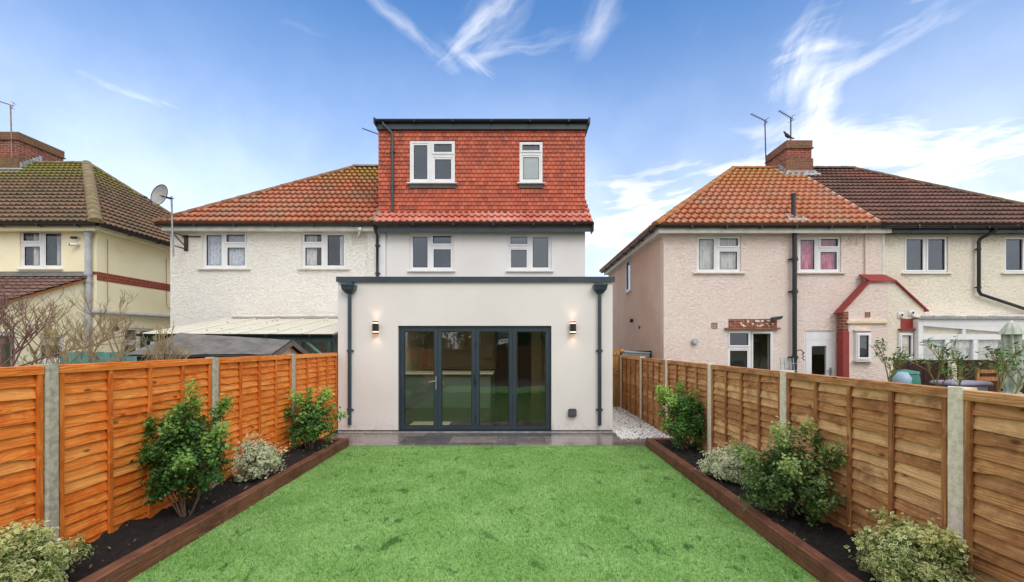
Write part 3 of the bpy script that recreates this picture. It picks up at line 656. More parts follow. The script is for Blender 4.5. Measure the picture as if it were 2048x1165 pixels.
# back fence, wooden gate
mb = MB()
for i in range(44):
    x = -3.6+i*.149; mb.box(x, x+.143, -4.66, -4.64+.006*(i % 2), 0, 1.6+random.uniform(-.01, .01), rnd=random.random())
single('back_fence', mb, 'fence_x', 'vertical board fence closing the rear end of the garden', 'fence')
gt = thing('wooden_gate', 'pale wooden gate at the far end of the side passage', 'gate', (2.4, 12.45, 0))
mb = MB()
for i in range(7): x = 1.95+i*.132; mb.box(x, x+.128, 12.46, 12.48, .05, 1.64, rnd=random.random())
part('boards', mb, 'gatewood', gt)
for z in (.35, .95, 1.48): b = MB(); b.box(1.95, 2.86, 12.43, 12.459, z, z+.09); part('rail', b, 'gatewood', gt)
b = MB(); b.tube([(2.82, 12.42, 1.0), (2.82, 12.40, 1.02), (2.74, 12.40, 1.02)], .008, 8); part('latch', b, 'black', gt)
#@@HOUSES
# ------------------------------------------------------------------ renovated house
H = thing('rendered_house', 'renovated house with red tile-hung loft dormer and flat-roofed rear extension with glass doors', 'house', (-.8, 12, 0))
hole = (-2.315, .722, .018, 2.126)
mb = MB(); wall(mb, -3.50, 1.93, -.06, 3.005, .3, [hole], 9.0)
part('extension_wall', mb, 'render', H)
mb = MB(); mb.box(-3.50, -3.2, 9.302, 11.998, -.06, 3.005); mb.box(1.63, 1.93, 9.302, 11.998, -.06, 3.005); part('extension_side_wall', mb, 'render', H)
mb = MB(); mb.box(-3.515, 1.96, 8.955, 9.34, 3.008, 3.085); mb.box(-3.515, -3.16, 9.342, 11.998, 3.008, 3.085); mb.box(1.6, 1.96, 9.342, 11.998, 3.008, 3.085)
mb.box(-3.52, 1.965, 8.948, 8.954, 2.985, 3.09); part('parapet_capping', mb, 'anthracite', H)
b = MB(); b.box(-3.49, 1.92, 8.985, 8.999, .045, .062); part('render_bead', b, 'dkplastic', H)
mb = MB(); wall(mb, -3.395, 1.85, 2.70, 4.93, .25, [(-2.78, -1.62, 3.716, 4.69), (-.185, .963, 3.716, 4.67)], 12.0); part('upper_wall', mb, 'render', H)
mb = MB(); mb.box(-3.60, -3.402, 11.955, 12.25, 2.70, 4.93); part('party_pilaster', mb, 'upvc', H)
mb = MB(); mb.box(1.6, 1.85, 12.252, 19.2, 0, 4.9); mb.box(-3.60, 1.598, 19.0, 19.2, 0, 4.9); mb.box(-3.60, -3.40, 12.252, 18.998, 0, 4.9)
mb.prism([(12.0, 4.905), (19.0, 4.905), (15.42, 7.60)], 1.6, 1.85, 'x'); part('side_wall', mb, 'render', H)
mb = MB(); mb.box(-3.398, 1.598, 12.252, 18.998, 2.62, 2.72); mb.box(-3.39, 1.59, 15.0, 15.1, 2.74, 4.85); mb.box(-3.39, 1.59, 12.26, 18.9, 4.86, 4.9); part('upper_floor', mb, 'in_wall', H)
window(H, I4, 12.0, -2.78, -1.62, 3.716, 4.69, LT, glass='glass_sky')
window(H, I4, 12.0, -.185, .963, 3.716, 4.67, TL, glass='glass_sky')
# loft dormer
DY = 12.2; dh = [(-2.815, -1.61, 6.09, 7.205), (.12, .737, 6.09, 7.18)]
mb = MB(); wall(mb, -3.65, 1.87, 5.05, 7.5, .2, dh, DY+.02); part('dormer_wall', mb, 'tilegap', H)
mb = MB(); mb.box(1.67, 1.87, DY+.222, 15.5, 5.05, 7.5); mb.box(-3.65, -3.45, DY+.222, 15.5, 5.05, 7.5); part('dormer_cheek', mb, 'clad', H)
mb = MB(); mb.box(-3.44, 1.66, 15.3, 15.5, 5.0, 7.5); mb.box(-3.6, 1.6, 12.5, 15.29, 5.0, 5.04); part('dormer_inner_wall', mb, 'in_wall', H)
mb = MB(); tg = .1085; tw = .125; zz = 5.27; row = 0
while zz < 7.49:
    x = -3.66-(tw/2 if row % 2 else 0); z1 = min(zz+tg+.02, 7.5)
    while x < 1.88:
        segs = [(max(x, -3.66), min(x+tw-.009, 1.88))]
        for h in dh:
            if h[2]-.14 < zz+tg/2 < h[3]+.01:
                ns = []
                for a_, b_ in segs:
                    if b_ <= h[0] or a_ >= h[1]: ns.append((a_, b_)); continue
                    if a_ < h[0]: ns.append((a_, h[0]))
                    if b_ > h[1]: ns.append((h[1], b_))
                segs = ns
        for a_, b_ in segs:
            if b_-a_ < .012: continue
            o1, o2 = random.uniform(-.006, .006), random.uniform(-.006, .006); d1 = random.uniform(-.0025, .0025); d2 = random.uniform(-.0025, .0025)
            mb.add([(a_, DY-.014+o1, zz+d1), (b_, DY-.014+o2, zz+d2), (b_, DY+.014, z1), (a_, DY+.014, z1), (a_, DY+.010+o1, zz+d1), (b_, DY+.010+o2, zz+d2)],
                   [(0, 1, 2, 3), (0, 4, 5, 1), (0, 3, 4), (1, 5, 2)])
        x += tw
    zz += tg; row += 1
part('tile_cladding', mb, 'clad', H)
w1 = window(H, I4, DY-.045, *dh[0][:2], dh[0][2], dh[0][3], LT, glass='glass_sky', fw=.07, sill=.06)
w2 = window(H, I4, DY-.045, *dh[1][:2], dh[1][2], dh[1][3], VT, glass=('obscure', 'glass_sky'), backing='blindgrey', fw=.065, sill=.06)
for h in dh: b = MB(); b.box(h[0]-.01, h[1]+.01, DY-.03, DY+.01, h[2]-.14, h[2]-.046); part('lead_apron', b, 'leadapron', H)
mb = MB(); mb.box(-3.69, 1.93, DY-.07, 15.6, 7.50, 7.665); part('dormer_fascia', mb, 'anthracite', H)
mb = MB(); mb.box(-3.72, 1.96, DY-.10, DY-.071, 7.69, 7.725); mb.box(-3.68, 1.92, DY-.06, 15.6, 7.667, 7.70)
mb.box(-3.735, -3.69, DY-.20, 15.6, 7.60, 7.745); mb.box(1.935, 1.985, DY-.20, 15.6, 7.60, 7.745); part('dormer_roof_trim', mb, 'dkplastic', H)
gutter_run(H, [(-3.69, DY-.13, 7.715), (1.93, DY-.13, 7.715)], .062, 'dkplastic')
pipe(H, [(-3.50, DY-.13, 7.65), (-3.50, DY-.13, 7.60), (-3.30, DY-.07, 7.42), (-3.27, DY-.065, 7.36), (-3.27, DY-.065, 5.30)], .038, 'anthracite', [(-3.27, DY-.065, 6.9), (-3.27, DY-.065, 6.0)])
# tiled apron under the dormer, verge and back slope
EY, EZ = 11.65, 4.87
def rz(y, e=EZ): return e+(y-EY)*TANP
mb = MB(); slope(mb, (-3.66, EY, EZ), (2.0, EY, EZ), (-3.66, 12.24, rz(12.24)), (2.0, 12.24, rz(12.24)), g=.36, h=.05, A=.032, p=.172)
slope(mb, (1.86, 12.22, rz(12.22)), (2.0, 12.22, rz(12.22)), (1.86, 15.42, rz(15.42)), (2.0, 15.42, rz(15.42)), p=.14)
part('roof_tiles', mb, 'tile_new', H)
mb = MB(); mb.prism([(EY+.03, EZ-.03), (12.2, rz(12.2)-.05), (15.42, rz(15.42)-.04), (19.19, EZ-.03), (19.19, EZ-.08), (15.42, rz(15.42)-.14), (EY+.05, EZ-.08)], -3.62, 2.0, 'x')
part('roof', mb, 'ridge_orange', H)
b = MB(); b.add([(-3.64, 12.15, rz(12.15)+.055), (1.86, 12.15, rz(12.15)+.055), (1.86, 12.19, 5.30), (-3.64, 12.19, 5.30)], [(0, 1, 2, 3)]); b.quad((-3.70, EY, EZ+.07), (-3.62, EY, EZ+.07), (-3.62, 12.3, rz(12.3)+.07), (-3.70, 12.3, rz(12.3)+.07)); part('lead_flashing', b, 'leadapron', H)
b = MB(); b.box(-3.60, 2.0, 11.74, 11.77, 4.67, 4.86); b.box(-3.6, 1.99, 11.772, 11.999, 4.76, 4.78); b.box(1.99, 2.02, 11.64, 12.0, 4.67, 4.90); part('eaves_fascia', b, 'anthracite', H)
gutter_run(H, [(-3.64, 11.67, 4.87), (2.02, 11.67, 4.87)], .065, 'dkplastic')
pipe(H, [(-3.60, 11.67, 4.80), (-3.60, 11.70, 4.72), (-3.60, 11.9, 4.6), (-3.60, 11.9, 3.52), (-3.58, 11.88, 3.42), (-3.28, 11.80, 3.30), (-3.22, 11.78, 3.22), (-3.22, 11.78, 3.02)], .036, 'dkplastic', [(-3.60, 11.9, 4.35), (-3.60, 11.9, 3.62)])
# extension hoppers and downpipes
for x, zb in ((-3.25, .18), (1.665, .165)):
    b = MB(); b.add([(x-.135, 8.83, 2.92), (x+.135, 8.83, 2.92), (x+.135, 8.995, 2.92), (x-.135, 8.995, 2.92), (x-.12, 8.845, 2.83), (x+.12, 8.845, 2.83), (x+.12, 8.995, 2.83), (x-.12, 8.995, 2.83),
                     (x-.055, 8.90, 2.755), (x+.055, 8.90, 2.755), (x+.055, 8.98, 2.755), (x-.055, 8.98, 2.755)],
                    [(0, 1, 2, 3), (0, 4, 5, 1), (1, 5, 6, 2), (3, 7, 4, 0), (4, 8, 9, 5), (5, 9, 10, 6), (7, 11, 8, 4), (8, 11, 10, 9), (2, 6, 7, 3), (6, 10, 11, 7)])
    b.box(x-.14, x+.14, 8.82, 8.829, 2.905, 2.935); b.box(x-.055, x+.055, 8.90, 8.99, 2.922, 2.99)
    part('rainwater_hopper', b, 'anthracite', H)
    pipe(H, [(x, 8.945, 2.77), (x, 8.945, zb)], .036, 'anthracite', [(x, 8.945, 1.63), (x, 8.945, .47)])
# bifold doors
f = MB(); x0, x1, z0, z1 = hole; ring(f, x0+.002, x1-.002, z0+.002, z1-.002, .035, 9.05, 9.14); dfr = part('door_frame', f, 'anthracite', H)
b = MB(); b.box(x0-.02, x1+.02, 8.985, 9.05, -.02, .0175+.012); part('threshold', b, 'lead', H)
edges = [-2.278, -1.537, -.787, -.047, .685]
for i in range(4):
    a_, b_ = edges[i]+.003, edges[i+1]-.003; f = MB(); ring(f, a_, b_, .06, 2.084, .062, 9.06, 9.12); ring(f, a_+.062, b_-.062, .122, 2.022, .012, 9.068, 9.11)
    d = part('door', f, 'anthracite', H); g_ = MB(); g_.box(a_+.075, b_-.075, 9.086, 9.092, .135, 2.009); part('glass_pane', g_, 'glass_door', d)
    gk = MB(); ring(gk, a_+.0745, b_-.0745, .1345, 2.0095, .009, 9.08, 9.10); part('gasket', gk, 'black', d)
    if i == 0:
        hd = MB(); hd.box(b_-.048, b_-.018, 9.048, 9.06, .86, 1.12); hd.tube([(b_-.033, 9.05, 1.03), (b_-.033, 9.0, 1.03), (b_-.06, 8.99, 1.03), (b_-.17, 8.99, 1.01)], .011, 8); hd.tube([(b_-.033, 9.05, .91), (b_-.033, 9.035, .91)], .012, 10); part('handle', hd, 'galv', d)
    if i == 1:
        for zz in (.3, 1.0, 1.75): hd = MB(); hd.tube([(b_+.003, 9.05, zz-.05), (b_+.003, 9.05, zz+.05)], .012, 8); part('hinge', hd, 'dkplastic', d)
        hd = MB(); hd.box(b_-.03, b_-.008, 9.045, 9.06, .95, 1.15); part('pull_plate', hd, 'dkplastic', d)
# small wall vent
b = MB(); b.bevbox(1.05, 1.21, 8.93, 8.998, .34, .49, .02); b.add([(1.06, 8.90, .36), (1.20, 8.90, .36), (1.21, 8.929, .46), (1.05, 8.929, .46), (1.05, 8.93, .35), (1.21, 8.93, .35)], [(0, 1, 2, 3), (0, 4, 5, 1), (0, 3, 4), (1, 5, 2)]); part('extract_vent', b, 'slatedark', H)
# room behind the doors
rm = MB(); rm.quad((-3.19, 9.15, .02), (1.62, 9.15, .02), (1.62, 16.6, .02), (-3.19, 16.6, .02)); part('kitchen_floor', rm, 'in_floor', H)
rm = MB(); rm.quad((-3.19, 16.6, .0), (1.58, 16.6, .0), (1.58, 16.6, 2.6), (-3.19, 16.6, 2.6)); rm.quad((-3.19, 9.305, 0), (-3.19, 16.6, 0), (-3.19, 16.6, 2.6), (-3.19, 9.305, 2.6)); rm.quad((1.58, 9.305, 0), (1.58, 16.6, 0), (1.58, 16.6, 2.6), (1.58, 9.305, 2.6)); part('kitchen_wall', rm, 'in_wall', H)
rm = MB(ROT(0, 0, 0)); RX = Matrix.Rotation(R(-90), 4, 'X'); rm.M = Matrix.Translation((0, 0, 2.5)) @ RX; wall(rm, -3.2, 1.64, -16.6, -9.29, .45, [(-2.2, .9, -11.4, -9.9)], 0.0); part('kitchen_ceiling', rm, 'in_white', H)  # ceiling opening added to let sky light into the kitchen
b = MB(); b.box(-2.26, .96, 9.84, 11.46, 2.952, 2.962); rl0 = part('added_rooflight_pane', b, 'glass', H); b = MB(); b.M = Matrix.Translation((0, 0, 2.963)) @ RX; wall(b, -2.3, 1.0, -11.5, -9.8, .05, [(-2.2, .9, -11.4, -9.9)], -.05); part('added_rooflight_frame', b, 'anthracite', H)  # unseen rooflight, added to brighten the room below
T = thing('kitchen_island', 'long island with pale worktop behind the glass doors', 'kitchen island', (-1.9, 12.9, .02))
b = MB(); b.box(-3.1, -.68, 12.5, 13.3, .02, .94); part('base', b, 'island', T); b = MB(); b.box(-3.15, -.60, 12.42, 13.4, .942, .985); part('worktop', b, 'worktop', T)
T = thing('wall_cabinets', 'beige wall cupboards above the hob at the back of the kitchen', 'cupboard', (-1.7, 16.4, 1.4))
for i in range(4):
    a_ = -2.7+i*.5; zb = 1.55 if i < 3 else 1.28; b = MB(); b.box(a_, a_+.49, 16.2, 16.58, zb, 2.45); c = part('cupboard', b, 'cabinet', T); b = MB(); b.box(a_+.43, a_+.445, 16.17, 16.199, zb+.05, zb+.3); part('handle', b, 'black', c)
T = thing('base_cabinets', 'row of dark base cupboards with black hob along the kitchen back wall', 'cupboard', (-2, 16.3, .02))
b = MB(); b.box(-3.15, -.7, 16.0, 16.59, .02, .9); part('cupboard', b, 'island', T); b = MB(); b.box(-3.18, -.68, 15.95, 16.59, .902, .94); part('worktop', b, 'worktop', T); b = MB(); b.box(-2.0, -1.4, 16.0, 16.5, .942, .955); part('hob', b, 'blackgloss', T)
T = thing('tall_oven_unit', 'tall charcoal cupboard with black built-in oven right of the hob', 'oven unit', (-.35, 16.3, .02))
b = MB(); b.box(-.68, -.12, 15.9, 16.59, .02, 2.3); part('carcass', b, 'slatedark', T); b = MB(); b.box(-.62, -.18, 15.86, 15.899, .9, 1.9); part('oven_door', b, 'blackgloss', T)
T = thing('charcoal_door', 'dark charcoal double door between two cream posts in the kitchen', 'door', (.2, 16.5, .02))
b = MB(); b.box(-.1, .9, 16.52, 16.58, .02, 2.2); part('door_leaf', b, 'slatedark', T)
for xx in (-.62+.0, .53): pass
b = MB(); b.box(-.09, .10, 16.1, 16.5, .02, 2.5); part('door_post', b, 'creamslab', T); b = MB(); b.box(.58, .93, 16.1, 16.5, .02, 2.5); part('door_post', b, 'creamslab', T)
for x, lb in ((-2.05, 'left white pendant lamp over the island, seen through the glass doors'), (-1.2, 'right white pendant lamp over the island, seen through the glass doors')):
    T = thing('pendant_lamp', lb, 'lamp', (x, 12.9, 1.95), 'pendant lamps over the island'); b = MB(); b.tube([(x, 12.9, 2.1), (x, 12.9, 2.5)], .005, 6); part('cable', b, 'black', T)
    b = MB(); b.lathe((x, 12.9, 1.95), [(.12, 0), (.11, .03), (.04, .08), (.03, .16), (.01, .18)], 16); part('lamp_shade', b, 'in_white', T)
b = MB(); b.bevbox(-2.26, -1.42, 9.42, 10.15, .021, .04, .005); single('floor_board', b, 'worktop', 'flat cream board lying on the floor just inside the left glass door', 'board')
# wall lamps
def wall_lamp(x, z, label):
    T = thing('wall_lamp', label, 'wall lamp', (x, 9.0, z), 'lit up-and-down wall lamps beside the glass doors'); y = 8.925
    b = MB(); b.tube([(x, y, z-.075), (x, y, z+.075)], .062, 20); part('body', b, 'black', T); b = MB(); b.box(x-.03, x+.03, 8.96, 8.998, z-.05, z+.05); part('bracket', b, 'black', T)
    for s_ in (-1, 1):
        b = MB(); b.tube([(x, y, z+s_*.077), (x, y, z+s_*.097)], .056, 20); part('lens', b, 'lampglow', T); b = MB(); b.tube([(x, y, z+s_*.098), (x, y, z+s_*.118)], .062, 20, cap=False); part('rim', b, 'black', T)
        ld = bpy.data.lights.new('lamp_light', 'SPOT'); lo = bpy.data.objects.new('lamp_light', ld); COL.objects.link(lo); lo.parent = T; lo.location = (0, -.085, s_*.125)
        ld.energy = 1.1; ld.color = (1, .58, .34); ld.spot_size = R(105); ld.spot_blend = .9; ld.shadow_soft_size = .03; lo.rotation_euler = (0 if s_ < 0 else R(180), 0, 0)
wall_lamp(-2.735, 2.09, 'lit black cylinder wall lamp left of the glass doors'); wall_lamp(1.138, 2.085, 'lit black cylinder wall lamp right of the glass doors')

# ------------------------------------------------------------------ hipped roofs of the neighbours
def eave_trim(house, pts, zt, fascia='white_paint', gut='black', gr=.065, fh=.13):
    """pts: eave corners in plan (at roof edge)"""
    pass
# off-white attached house
A = thing('attached_house', 'off-white roughcast house with mossy orange tiled hip roof joined to the renovated house', 'house', (-6.35, 12, 0))
mb = MB(); wh = [(-8.245, -7.07, 3.77, 4.73), (-5.63, -4.455, 3.77, 4.73)]
wall(mb, -9.09, -3.88, -.06, 4.95, .25, wh, 12.0); mb.box(-9.09, -8.84, 12.252, 18.9, -.06, 4.95); mb.box(-9.09, -3.61, 18.902, 19.15, -.06, 4.95); mb.box(-3.878, -3.602, 11.95, 12.25, -.06, 4.95); part('wall', mb, 'rough_white', A)
mb = MB(); mb.box(-8.83, -3.62, 12.26, 18.89, 4.86, 4.9); mb.box(-8.83, -3.62, 14.5, 14.6, -.05, 4.85); mb.box(-8.83, -3.62, 12.255, 14.49, 2.65, 2.7); part('inner_wall', mb, 'in_wall', A)
window(A, I4, 12.0, *wh[0], LT, curtain=[(.0, 1, 'lace')], sill=.10, sillmat='white_paint')
window(A, I4, 12.0, *wh[1], TL, curtain=[(.03, .3, 'whitecurtain'), (.82, 1, 'whitecurtain')], sill=.10, sillmat='white_paint')
airbrick(A, I4, 12.0, -4.30, -4.0, 4.42, 4.68, 'white_paint')
ax0, ay1 = -9.22, 19.19; RY = 15.42; RZ = rz(RY); rx = ax0+(RY-EY)
mb = MB(); slope(mb, (ax0, EY, EZ), (-3.68, EY, EZ), (rx, RY, RZ), (-3.68, RY, RZ)); part('roof_tiles', mb, 'tile_orange', A)
mb = MB(); slope(mb, (ax0, ay1, EZ), (ax0, EY, EZ), (rx, RY, RZ), (rx, RY, RZ)); mb.quad((-3.66, ay1, EZ), (ax0, ay1, EZ), (rx, RY, RZ), (-3.66, RY, RZ)); mb.quad((ax0+.02, EY+.02, EZ-.04), (-3.66, EY+.02, EZ-.04), (-3.66, ay1, EZ-.04), (ax0+.02, ay1, EZ-.04)); part('roof', mb, 'tile_orange', A)
mb = MB(); ridge(mb, (ax0-.02, EY-.02, EZ+.03), (rx, RY, RZ+.05)); ridge(mb, (ax0, ay1, EZ+.03), (rx, RY, RZ+.05)); part('hip_tiles', mb, 'ridge_orange', A)
mb = MB(); ridge(mb, (rx, RY, RZ+.06), (-3.66, RY, RZ+.06)); part('ridge_tiles', mb, 'ridge_moss', A)
b = MB(); b.box(ax0+.10, -3.62, 11.74, 11.77, 4.70, 4.84); b.box(ax0+.10, ax0+.13, 11.772, 19.0, 4.70, 4.84); b.box(ax0+.131, -3.62, 11.772, 11.998, 4.72, 4.74); part('fascia', b, 'white_paint', A)
b = MB(); b.box(ax0+.06, -3.66, 11.70, 11.735, 4.80, 4.862); part('gutter_board', b, 'black', A)
gutter_run(A, [(ax0+.02, 11.67, 4.855), (-3.66, 11.67, 4.855)], .062)
b = MB(); b.tube([(-3.98+.0, 11.72, 4.72), (-4.12, 11.95, 4.60)], .028, 8); b.box(-4.02, -3.94, 11.66, 11.735, 4.70, 4.76); part('overflow_pipe', b, 'white_paint', A)
# lean-to with polycarbonate roof
L = thing('lean_to_shelter', 'cream polycarbonate lean-to roof against the off-white house, above the grey shed', 'shelter', (-5.5, 10.5, 0))
mb = MB(); lx0, lx1 = -7.45, -3.62; fy, fz, by, bz = 9.1, 1.97, 11.96, 2.44
mb.add([(lx0, fy, fz), (lx1, fy, fz), (lx1, by, bz), (lx0, by, bz), (lx0, fy, fz-.02), (lx1, fy, fz-.02), (lx1, by, bz-.02), (lx0, by, bz-.02)], [(0, 1, 2, 3), (7, 6, 5, 4), (0, 4, 5, 1), (1, 5, 6, 2), (3, 7, 4, 0)]); part('roof_sheet', mb, 'poly', L)
for i in range(7):
    x = lx0+.01+(lx1-lx0-.05)*i/6; b = MB(); b.add([(x, fy-.01, fz+.002), (x+.035, fy-.01, fz+.002), (x+.035, by, bz+.002), (x, by, bz+.002), (x, fy-.01, fz+.02), (x+.035, fy-.01, fz+.02), (x+.035, by, bz+.02), (x, by, bz+.02)], [(0, 1, 5, 4), (1, 2, 6, 5), (4, 5, 6, 7), (3, 0, 4, 7)]); part('glazing_bar', b, 'polybar', L)
b = MB()
for i in range(26):
    u, v = random.random(), random.random()**.7; x = lx0+.3+(lx1-lx0-.6)*u; y = fy+(by-fy)*v; z = fz+(bz-fz)*v+.004; r_ = random.uniform(.008, .022); b.tube([(x, y, z-.003), (x+.004, y, z+.006)], r_, 6)
part('leaf_debris', b, 'spot', L)
b = MB(); b.box(-7.42, -3.62, 11.90, 11.948, 2.465, 2.53); b.tube([(-7.4, 11.9, 2.50), (-3.7, 11.9, 2.52)], .03, 8); part('wall_flashing', b, 'white_paint', L)
gutter_run(L, [(lx0-.1, fy-.05, fz+.0), (lx1, fy-.05, fz-.01)], .05, 'black')
b = MB(); b.box(lx0, lx1, fy-.0, fy+.05, fz-.16, fz-.03); part('beam', b, 'tealdark', L)
for x in (lx0+.05, -5.5, -3.72): b = MB(); b.box(x-.04, x+.04, fy, fy+.08, -.06, fz-.161); part('post', b, 'tealdark', L)
b = MB(); b.tube([(-4.25, fy+.04, 1.85), (-3.75, fy+.04, 1.45)], .03, 6); part('brace', b, 'teal', L)
b = MB(); b.box(-4.9, -4.1, 11.93, 11.998, -.06, 2.05); b.box(-6.9, -5.6, 11.93, 11.998, .9, 2.05); part('back_door', b, 'upvc', A)
# satellite dish
D = thing('satellite_dish', 'round grey satellite dish on a tall mast at the corner of the off-white house', 'satellite dish', (-8.66, 11.5, 4.0))
mx = -8.66; b = MB(); b.tube([(mx+.03, 11.5, 3.98), (mx, 11.5, 4.8), (mx-.02, 11.5, 5.50)], .022, 10); part('mast', b, 'galv', D)
b = MB()
for z in (4.60, 4.27): b.tube([(mx, 11.5, z), (mx, 11.99, z-.01)], .014, 6); b.tube([(mx-.02, 11.52, z+.01), (mx+.02, 11.99, z+.0)], .01, 6)
b.tube([(mx, 11.52, 4.58), (mx, 11.97, 4.32)], .014, 6); b.box(mx-.05, mx+.05, 11.97, 11.998, 4.22, 4.64); b.box(mx-.1, mx+.38, 11.97, 11.99, 4.58, 4.61); part('bracket', b, 'rust', D)
dc = Vector((mx-.24, 11.42, 5.50)); nd = Vector((-.30, -.93, .16)).normalized(); u_ = nd.cross(Vector((0, 0, 1))).normalized(); w_ = u_.cross(nd)
vs = []; fs = []; n = 28; rr_ = [0, .07, .14, .2, .25, .272]
for k_, r_ in enumerate(rr_):
    for k in range(n): a_ = 2*math.pi*k/n; vs.append(dc+(u_*math.cos(a_)*1.05+w_*math.sin(a_))*r_+nd*(r_*r_*1.2-.06))
for i in range(len(rr_)-1):
    for k in range(n): j = (k+1) % n; fs.append((i*n+k, i*n+j, (i+1)*n+j, (i+1)*n+k))
b = MB(); b.add(vs, fs, smooth=True); part('dish', b, 'dish', D)
b = MB(); b.tube([vs[(len(rr_)-1)*n+k] for k in range(n)]+[vs[(len(rr_)-1)*n]], .009, 6); part('rim', b, 'rust', D)
b = MB(); e_ = dc+nd*.32-w_*.2+u_*.02; b.tube([dc-w_*.27, e_], .01, 6); b.tube([e_-nd*.05, e_+nd*.03], .026, 10); part('receiver_arm', b, 'slatedark', D)
b = MB(); b.tube([dc-nd*.05, Vector((mx-.02, 11.5, 5.44))], .025, 8); b.tube([dc+Vector((.02, -.04, -.02)), Vector((mx+.07, 11.46, 5.43))], .012, 6); part('clamp', b, 'slatedark', D)

# pink house + cream house
def chimney(name, label, x0, x1, y0, y1, zb, ztop, fl, steps=.05):
    T = thing(name, label, 'chimney', ((x0+x1)/2, (y0+y1)/2, zb)); b = MB(); b.box(x0, x1, y0, y1, zb-.5, ztop-.27); part('stack', b, 'brick', T)
    b = MB(); b.box(x0-.05, x1+.05, y0-.05, y1+.05, ztop-.268, ztop-.24); b.box(x0-.02, x1+.02, y0-.02, y1+.02, ztop-.239, ztop); b.bevbox(x0+.1, x1-.1, y0+.1, y1-.1, ztop, ztop+.05, .04); part('corbel', b, 'brickmoss', T)
    return T
def chim_part(house, x0, x1, y0, y1, zb, ztop, plz, mm='brickmoss'):
    b = MB(); b.box(x0, x1, y0, y1, zb-.4, ztop-.27); c = part('chimney', b, 'brick', house)
    b = MB(); b.box(x0-.05, x1+.05, y0-.05, y1+.05, ztop-.268, ztop-.235); b.box(x0-.02, x1+.02, y0-.02, y1+.02, ztop-.234, ztop); b.bevbox(x0+.1, x1-.1, y0+.1, y1-.1, ztop+.001, ztop+.05, .04); part('corbel', b, mm, c)
    b = MB(); b.box(x0-.035, x1+.035, y0-.035, y0+.3, zb-.3, plz); part('plinth', b, mm, c)
    return c
PK = thing('pink_house', 'pink roughcast house with terracotta tiled hip roof and pink curtains', 'house', (6.6, 12, 0))
PZ = 4.82; BX0, BX1, PX = 3.61, 15.2, 9.40
def pz(y): return PZ+(y-EY)*TANP
PRY = 15.40; PRZ = pz(PRY); plx = BX0+(PRY-EY); prx = BX1-(PRY-EY); PBY = 19.15
holes = [(4.79, 5.96, 3.665, 4.625), (7.48, 8.60, 3.665, 4.61), (5.61, 6.795, .95, 2.12), (7.63, 8.43, -.06, 2.12)]
mb = MB(); wall(mb, 3.92, 9.20, -.06, 4.85, .25, holes, 12.0)
mb.box(9.202, 9.64, 11.95, 12.25, -.06, 4.85); part('wall', mb, 'rough_pink', PK)
mb = MB(); mb.box(9.641, 9.70, 11.94, 12.25, 3.5, 4.85); part('party_strip', mb, 'white_paint', PK)
SM = ROT(3.92, 0, -90)   # local x -> -y, local y (inward) -> +x
mb = MB(SM); wall(mb, -18.9, -12.252, -.06, 4.85, .25, [(-15.98, -15.33, 3.59, 4.66)], 0.0); part('side_wall', mb, 'rough_pink_shade', PK)
mb = MB(); mb.box(3.92, 9.40, 18.902, 19.1, -.06, 4.85); part('back_wall', mb, 'rough_pink', PK)
mb = MB(); mb.box(4.18, 9.38, 12.26, 18.89, 4.8, 4.84); mb.box(4.18, 9.38, 14.7, 14.8, -.05, 4.79); mb.box(4.18, 9.38, 12.26, 14.69, 2.65, 2.7); part('inner_wall', mb, 'in_wall', PK)
window(PK, I4, 12.0, *holes[0], LT, curtain=[(.0, .46, 'whitecurtain'), (.50, .92, 'whitecurtain'), (.93, 1, 'pinkcurtain')], sill=.1, sillmat='white_paint')
window(PK, I4, 12.0, *holes[1], LT, curtain=[(.0, .44, 'pinkcurtain'), (.47, .9, 'pinkcurtain')], sill=.1, sillmat='white_paint')
window(PK, SM, 0.0, -15.98, -15.33, 3.59, 4.66, ONE, sill=.05, sillmat='white_paint', recess=-.02)
window(PK, I4, 12.0, holes[2][0], holes[2][0]+.62, .95, 2.12, [(0, 0, 1, .62, 0), (0, .62, 1, 1, 1)], sill=0)
window(PK, ROT(6.795, 12.0, -14), 0.0, -.545, 0, .97, 2.11, ONE, sill=0, recess=-.03)
b = MB(); b.box(5.57, 6.84, 11.90, 12.05, .90, .948); part('window_ledge', b, 'white_paint', PK)
# ground floor door
b = MB(); ring(b, 7.632, 8.428, -.05, 2.118, .05, 12.03, 12.12); fr_ = part('door_frame', b, 'upvc', PK)
b = MB(); ring(b, 7.685, 8.375, .0, 1.87, .15, 12.02, 12.09); b.box(7.685, 8.375, 12.02, 12.09, 1.875, 2.065); b.box(7.836, 8.224, 12.02, 12.09, .15, .95); dr = part('door', b, 'upvc', PK)
b = MB(); b.box(7.836, 8.224, 12.05, 12.056, .952, 1.718); part('pane', b, 'glass', dr); b = MB(); b.box(8.30, 8.335, 11.98, 12.019, .95, 1.15); b.box(8.22, 8.335, 11.96, 11.979, 1.06, 1.085); part('handle', b, 'galv', dr)
